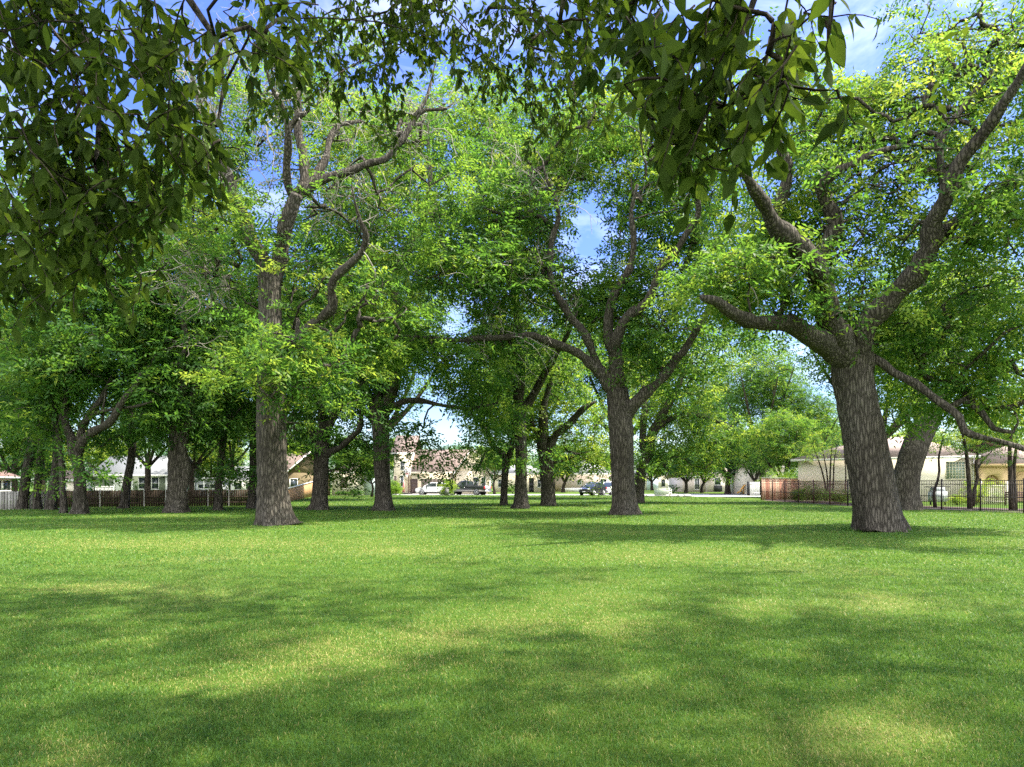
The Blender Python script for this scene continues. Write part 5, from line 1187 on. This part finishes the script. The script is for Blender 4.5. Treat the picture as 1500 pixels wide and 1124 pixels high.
a.box(fr, 0, w, 0, 1.3, .1, .92); a.build('cabinet', 'box_green', root); a = Acc(); a.prism(fr, [(-.04, .923), (w + .04, .923), (w + .01, 1.0), (-.01, 1.0)], -.04, 1.34); a.build('lid', 'box_green', root)
a = Acc(); a.box(fr, -.2, w + .2, -.2, 1.5, .01, .1); a.build('pad', 'concrete', root)
root = thing('marker_post', 'thin white marker post beside the utility box', 'post', (*gxy(978.5, 81), 0)); x, Y = gxy(979.2, 82); a = Acc(); a.tube([A(x, Y, 0), A(x, Y, .8), A(x, Y, 1.9)], .045, 8, cap=True); a.build('shaft', 'white', root); a = Acc(); a.tube([A(x, Y, 1.9), A(x, Y, 1.95), A(x, Y, 2.0)], .06, 8, cap=True); a.build('cap', 'white', root)
lr = np.random.default_rng(9)
def rock(label, x, Y, s, seed, group):
    q = np.random.default_rng(seed); a = Acc(); th = np.arange(10) / 10 * 6.283
    a.loft([[A(x + math.cos(t) * r * s * (1 + .2 * q.normal() * .6), Y + math.sin(t) * r * s * (1 + .1 * q.normal()), z * s) for t in th] for r, z in ((.55, -.05), (.6, .15), (.45, .32), (.2, .4))])
    return tag(a.build('rock', 'rock', smooth=True, sharp=35), label, 'rock', group)
for i, px in enumerate((951, 954.5, 984, 990, 996, 1002, 1007)):
    rock('rough limestone rock among the stones edging the utility box pad', X_(px, 80) , 80 + lr.random(), .55 + .3 * lr.random(), 600 + i, 'stones by the utility box')
# shrubs behind the iron fence
bush('garden_shrub', 'bright green shrub close to the red cedar fence', 1168, 58.5, 1.2, 1.2, 'leaf_yellow', 511, .13, 22, .3, 'shrub', 'shrubs in the mulch bed')
bush('garden_shrub', 'largest bright shrub in the middle of the mulch bed', 1190, 55.5, 1.6, 1.55, 'leaf_yellow', 512, .13, 30, .35, 'shrub', 'shrubs in the mulch bed')
bush('garden_shrub', 'low wide bright shrub left of the massive trunk', 1229, 52, 1.4, .9, 'leaf_yellow', 513, .13, 20, .35, 'shrub', 'shrubs in the mulch bed')
bush('garden_shrub', 'dark shrub with reddish stems between the two bright shrubs', 1208, 60, 1.3, 1.0, 'leaf', 514, .13, 16, .35, 'shrub', 'shrubs in the mulch bed')
bush('garden_shrub', 'pale flowering shrub showing over the red cedar fence', 1146, 73, 3.4, 3.2, 'leaf_yellow', 515, .2, 50, .2, 'shrub')
bush('garden_shrub', 'yellow-green shrub under the glass block window', 1402, 50, 1.2, .9, 'leaf_yellow', 516, .13, 16, .6, 'shrub')
bush('garden_shrub', 'upright yellow shrub beside the arch of the porch', 1430, 50, 1.4, 2.0, 'leaf_yellow', 517, .13, 24, .7, 'shrub')
bush('garden_shrub', 'yellow shrub seen through the porch arch', 1450, 54.5, 1.8, 2.0, 'leaf_yellow', 518, .13, 24, .7, 'shrub')
# slender garden trees
def slender(label, paths, Y, crown, seed, n=30, tone=.5, r0=.06):
    lrng = np.random.default_rng(seed); b = paths[0][0]
    root = thing('garden_tree', label, 'tree', (X_(b[0], Y), Y, 0), 'slender garden trees behind the iron fence'); SK, SR = [], []
    a = Acc()
    for pth in paths:
        rows = [(*P(px, py, Y + lrng.normal() * .1), rr) for px, py, rr in pth]; rows[0] = (rows[0][0], rows[0][1], max(0, rows[0][2]) if pth is not paths[0] else 0.0, rows[0][3])
        s2 = smooth_path(rows, .3); a.tube(s2[:, :3], s2[:, 3], 8, cap=True); SK.append(s2[1:, :3]); SR.append(s2[1:, 3])
    C = crown_points(crown, Y, lrng, .5)
    grow(a, np.vstack(SK), np.concatenate(SR), C, lrng, k_r=.008)
    dead_twigs(a, np.vstack(SK)[len(SK[0]) // 2:], n, 1.0, lrng, .012, (0, 0, .6)); a.build('trunk', 'bark_far', root, smooth=True)
    c = Acc(); leaves(c, C, 18, .45, .15, 6, tone, lrng, gapk=0); c.build('crown', 'leaf', root)
slender('slender crooked bare tree standing left of the glass block window', [[(1370, 741, .13), (1368, 722, .10), (1373, 706, .08), (1376, 690, .075), (1375, 672, .065), (1379, 652, .05), (1382, 638, .03)]], 45, [(1385, 645, 18, 8, 0, .6, 7)], 521, 6)
slender('dark two-stemmed tree in the mulch between the glass block window and the porch', [[(1421, 744, .17), (1420, 720, .14), (1418, 690, .12), (1415, 660, .10), (1411, 640, .08), (1405, 615, .05)], [(1425, 742, .12), (1428, 715, .10), (1432, 700, .09), (1430, 680, .08), (1434, 660, .065), (1442, 645, .04)], [(1430, 690, .06), (1440, 675, .05), (1452, 662, .03), (1458, 655, .02)]], 43, [(1408, 615, 30, 14, 0, 1, 8), (1395, 655, 18, 6, 0, .6, 4)], 522, 26)
slender('pair of straight dark stems rising past the porch roof at the right', [[(1482, 748, .16), (1481, 720, .14), (1480, 690, .12), (1479, 660, .10), (1482, 630, .07)], [(1487, 748, .14), (1486, 715, .12), (1485, 690, .10), (1488, 660, .08), (1490, 640, .05)]], 40, [(1475, 650, 22, 24, 0, .9, 14), (1490, 620, 26, 16, 0, 1, 10)], 523, 10)
slender('cluster of pale slanting stems in front of the cream house wall', [[(1211, 728, .09), (1209, 712, .08), (1204, 690, .07), (1198, 672, .05), (1190, 650, .03)], [(1213, 728, .08), (1212, 700, .07), (1209, 680, .05), (1204, 655, .03)], [(1216, 728, .09), (1216, 700, .08), (1217, 675, .06), (1219, 650, .03)], [(1220, 728, .08), (1221, 700, .07), (1222, 676, .05), (1226, 650, .03)], [(1238, 728, .08), (1239, 700, .07), (1238, 680, .05), (1236, 655, .03)]], 61, [(1200, 655, 40, 16, 0, 1.8, 18), (1180, 660, 22, 12, 0, 1.4, 7), (1240, 645, 30, 18, 0, 1.6, 9)], 524, 10, tone=.75)

# ---------------------------------------------------------------- ground
def sheet(pts, z, name, mat):
    a = Acc(); a.add([A(x, y, z) for x, y in pts], ngons=[list(range(len(pts)))]); return structure(a, name, mat)
sheet([(-700, -120), (700, -120), (700, 900), (-700, 900)], 0, 'lawn', 'lawn')
sheet([gxy(575, 91), gxy(720, 89.5), gxy(905, 89.0), gxy(1000, 86.5), (X_(1000, 86.5) + 12, 86.8), (X_(1000, 86.5) + 60, 92), (80, 99), gxy(1000, 101), gxy(905, 99), gxy(720, 99.5), gxy(575, 99)], .004, 'road', 'asphalt')
sheet([gxy(583, 94.5), gxy(716, 94), gxy(714, 103), gxy(583, 103)], .009, 'driveway', 'concrete')
sheet([gxy(985, 83), gxy(1115, 79), gxy(1160, 79), gxy(1160, 84), gxy(1010, 86.3)], .006, 'path', 'concrete')
sheet([gxy(1117, 63.4), gxy(1243, 48), gxy(1500, 36.4), gxy(1680, 31), gxy(1680, 36), gxy(1500, 42.5), gxy(1260, 52), gxy(1215, 62), gxy(1130, 67)], .006, 'mulch_bed', 'mulch')
sheet([gxy(1040, 96), gxy(1092, 96), gxy(1096, 104), gxy(1036, 104)], .01, 'mulch_mound', 'mulch')
sheet([gxy(-100, 40.4), gxy(88, 42.3), gxy(88, 43.1), gxy(-100, 41.2)], .005, 'bare_soil_strip', 'rock')

# mown grass: blades get sparser and broader with distance
def grass():
    gr = np.random.default_rng(5); acc = Acc()
    def vnoise(x, y, s, seed):
        q = np.random.default_rng(seed); ph = q.random((6, 3)); out = 0
        for i in range(6):
            k = s * (1 + i * .75); an = ph[i, 0] * 6.28; out = out + np.sin((x * math.cos(an) + y * math.sin(an)) * k + ph[i, 1] * 6.28) * np.cos((x * math.sin(an) * .8 - y * math.cos(an)) * k * .7 + ph[i, 2] * 6.28) / (1 + i * .4)
        return out / 2.2
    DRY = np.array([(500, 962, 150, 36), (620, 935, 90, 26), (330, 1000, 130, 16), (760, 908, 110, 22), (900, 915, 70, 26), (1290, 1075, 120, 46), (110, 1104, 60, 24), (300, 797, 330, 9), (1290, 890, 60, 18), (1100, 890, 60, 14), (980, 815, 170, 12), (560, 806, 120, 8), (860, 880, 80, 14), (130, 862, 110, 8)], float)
    for (y0, y1, dens, hgt, wid, seg) in ((3.0, 5.2, 6800, .033, .0038, 2), (5.2, 8, 3600, .036, .0052, 2), (8, 13, 1600, .040, .009, 1), (13, 22, 480, .046, .018, 1), (22, 40, 130, .05, .034, 1), (40, 92, 26, .06, .075, 1)):
        hw = .80
        area = hw * (y1 ** 2 - y0 ** 2) + 2.4 * (y1 - y0); n = int(area * dens)
        y = np.sqrt(gr.random(n) * (y1 ** 2 - y0 ** 2) + y0 ** 2); x = (gr.random(n) * 2 - 1) * (hw * y + 1.2)
        if y0 >= 40:
            k = x < 22; x, y = x[k], y[k]
        n = len(x)
        px = 750 + x / y * F; py = HOR + EYE * F / y
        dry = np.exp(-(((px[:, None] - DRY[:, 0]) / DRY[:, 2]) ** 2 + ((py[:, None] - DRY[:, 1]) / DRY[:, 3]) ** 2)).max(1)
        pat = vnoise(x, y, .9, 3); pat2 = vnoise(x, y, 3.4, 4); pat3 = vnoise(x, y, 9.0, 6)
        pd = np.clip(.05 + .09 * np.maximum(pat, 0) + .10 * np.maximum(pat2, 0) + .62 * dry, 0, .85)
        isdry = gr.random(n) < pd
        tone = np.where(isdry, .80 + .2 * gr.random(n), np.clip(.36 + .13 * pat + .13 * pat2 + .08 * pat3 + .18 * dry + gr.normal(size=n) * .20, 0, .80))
        h = hgt * (.45 + .95 * gr.random(n) ** 1.4) * (1 + .25 * pat2 + .12 * pat3) * (1 - .15 * dry); w = wid * (.7 + .6 * gr.random(n)); h = np.where(isdry, h * .68, h)
        az = gr.random(n) * 6.283; lean = .35 + .75 * gr.random(n); lean = np.where(isdry, lean * 1.3, lean)
        d = np.stack([np.cos(az), np.sin(az), np.zeros(n)], 1); az2 = gr.random(n) * 6.283
        s = np.stack([np.cos(az2), np.sin(az2), np.zeros(n)], 1)
        b = np.stack([x, y, np.zeros(n)], 1); up = A(0, 0, 1)
        tip = b + d * (h * lean)[:, None] + up * (h * (1.05 - .35 * lean))[:, None]
        if seg == 2:
            m = b + d * (h * lean * .35)[:, None] + up * (h * .6)[:, None]
            V = np.stack([b - s * (w / 2)[:, None], b + s * (w / 2)[:, None], m + s * (w * .42)[:, None], m - s * (w * .42)[:, None], tip], 1)
            o = (np.arange(n) * 5)[:, None]
            acc.add(V.reshape(-1, 3), o + np.array([[0, 1, 2, 3]]), o + np.array([[3, 2, 4]]), tone=np.repeat(tone, 5))
        else:
            V = np.stack([b - s * (w / 2)[:, None], b + s * (w / 2)[:, None], tip], 1)
            acc.add(V.reshape(-1, 3), None, np.arange(3 * n).reshape(-1, 3), tone=np.repeat(tone, 3))
    for (cx, cy, rad, n) in ((*GP(402, 768)[:2], .95, 1500), (*GP(1286, 777)[:2], 1.0, 1500), (*GP(914, 753)[:2], .95, 900), (*GP(562, 747)[:2], .85, 500), (*GP(763, 744)[:2], .7, 400), (*GP(260, 750)[:2], .9, 600)):
        th = gr.random(n) * 6.283; r_ = rad * (.78 + .35 * gr.random(n) ** 1.5); b = np.stack([cx + np.cos(th) * r_, cy + np.sin(th) * r_, np.zeros(n)], 1)
        h = .05 + .10 * gr.random(n) * (gr.random(n) < .5); w = .022; az = gr.random(n) * 6.283; d = np.stack([np.cos(az), np.sin(az), 0 * az], 1); sd = np.stack([-np.sin(az), np.cos(az), 0 * az], 1)
        V = np.stack([b - sd * w / 2, b + sd * w / 2, b + d * (h * .6)[:, None] + A(0, 0, 1) * h[:, None]], 1)
        acc.add(V.reshape(-1, 3), None, np.arange(3 * n).reshape(-1, 3), tone=np.repeat(np.clip(.3 + gr.normal(size=n) * .18, 0, .95), 3))
    tag(acc.build('grass', 'blade'), 'short mown green grass with dry tan patches', 'grass', kind='stuff')
grass()

# ---------------------------------------------------------------- world, sun, camera
w = bpy.data.worlds.new('World'); sc.world = w; w.use_nodes = True; nt = w.node_tree; nt.nodes.clear()
out = nt.nodes.new('ShaderNodeOutputWorld'); bgn = N(nt, 'ShaderNodeBackground', Strength=.15)
sky = nt.nodes.new('ShaderNodeTexSky'); sky.sky_type = 'NISHITA'; sky.sun_disc = False; sky.sun_elevation = SUN_EL; sky.sun_rotation = SUN_AZ
sky.air_density = 1.0; sky.dust_density = .6; sky.ozone_density = 2.0
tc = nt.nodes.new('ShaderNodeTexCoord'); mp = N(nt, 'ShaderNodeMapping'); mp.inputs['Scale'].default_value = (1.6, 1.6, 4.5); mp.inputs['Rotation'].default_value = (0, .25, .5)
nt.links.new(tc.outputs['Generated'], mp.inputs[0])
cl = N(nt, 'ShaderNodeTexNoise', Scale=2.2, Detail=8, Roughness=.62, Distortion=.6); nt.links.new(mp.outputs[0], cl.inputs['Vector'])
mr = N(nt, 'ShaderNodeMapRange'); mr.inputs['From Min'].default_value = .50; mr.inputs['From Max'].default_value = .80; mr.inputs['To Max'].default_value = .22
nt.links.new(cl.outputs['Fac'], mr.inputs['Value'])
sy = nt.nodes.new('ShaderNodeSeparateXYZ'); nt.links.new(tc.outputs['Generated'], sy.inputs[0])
bk = N(nt, 'ShaderNodeMapRange'); bk.interpolation_type = 'SMOOTHSTEP'  # added fill light: whitens the unseen sky behind and above the view
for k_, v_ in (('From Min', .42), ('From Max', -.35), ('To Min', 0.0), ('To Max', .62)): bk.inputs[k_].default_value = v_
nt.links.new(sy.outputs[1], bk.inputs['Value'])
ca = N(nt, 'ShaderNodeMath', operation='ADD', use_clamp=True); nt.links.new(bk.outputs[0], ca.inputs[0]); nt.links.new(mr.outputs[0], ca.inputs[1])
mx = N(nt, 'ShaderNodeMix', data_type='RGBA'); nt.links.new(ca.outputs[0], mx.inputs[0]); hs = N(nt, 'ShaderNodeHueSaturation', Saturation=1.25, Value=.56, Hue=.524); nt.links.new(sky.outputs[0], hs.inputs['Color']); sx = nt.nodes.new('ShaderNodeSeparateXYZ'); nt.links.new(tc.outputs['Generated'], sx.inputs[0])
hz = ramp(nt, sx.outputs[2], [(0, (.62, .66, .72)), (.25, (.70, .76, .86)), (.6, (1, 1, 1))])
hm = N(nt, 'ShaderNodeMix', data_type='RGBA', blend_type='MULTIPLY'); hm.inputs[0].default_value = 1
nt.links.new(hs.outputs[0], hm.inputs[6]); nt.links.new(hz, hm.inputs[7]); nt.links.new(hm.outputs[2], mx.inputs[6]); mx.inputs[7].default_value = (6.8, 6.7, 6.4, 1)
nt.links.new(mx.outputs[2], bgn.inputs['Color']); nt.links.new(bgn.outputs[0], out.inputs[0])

sl = bpy.data.lights.new('sun', 'SUN'); sl.energy = 3.15; sl.angle = math.radians(1.0); sl.color = (1, .93, .80)
so = bpy.data.objects.new('sun', sl); COL.objects.link(so)
from mathutils import Vector
so.rotation_euler = Vector(tuple(SUN)).to_track_quat('Z', 'Y').to_euler(); so.location = (20, 20, 40)

cam = bpy.data.cameras.new('camera'); co = bpy.data.objects.new('camera', cam); COL.objects.link(co); sc.camera = co
co.location = (0, 0, EYE); co.rotation_euler = (math.radians(90), 0, 0)
cam.sensor_width = 36; cam.lens = 36 * F / 1500; cam.shift_y = (HOR - 562) / 1500; cam.clip_end = 2000; cam.clip_start = .05

sc.view_settings.view_transform = 'Standard'; sc.view_settings.look = 'None'; sc.view_settings.gamma = 1; sc.view_settings.exposure = 2.28
cy = sc.cycles; cy.max_bounces = 7; cy.diffuse_bounces = 4; cy.glossy_bounces = 2; cy.transmission_bounces = 4; cy.transparent_max_bounces = 4; cy.caustics_reflective = False; cy.caustics_refractive = False
cy.use_denoising = False
cy.sample_clamp_indirect = 5; cy.sample_clamp_direct = 12
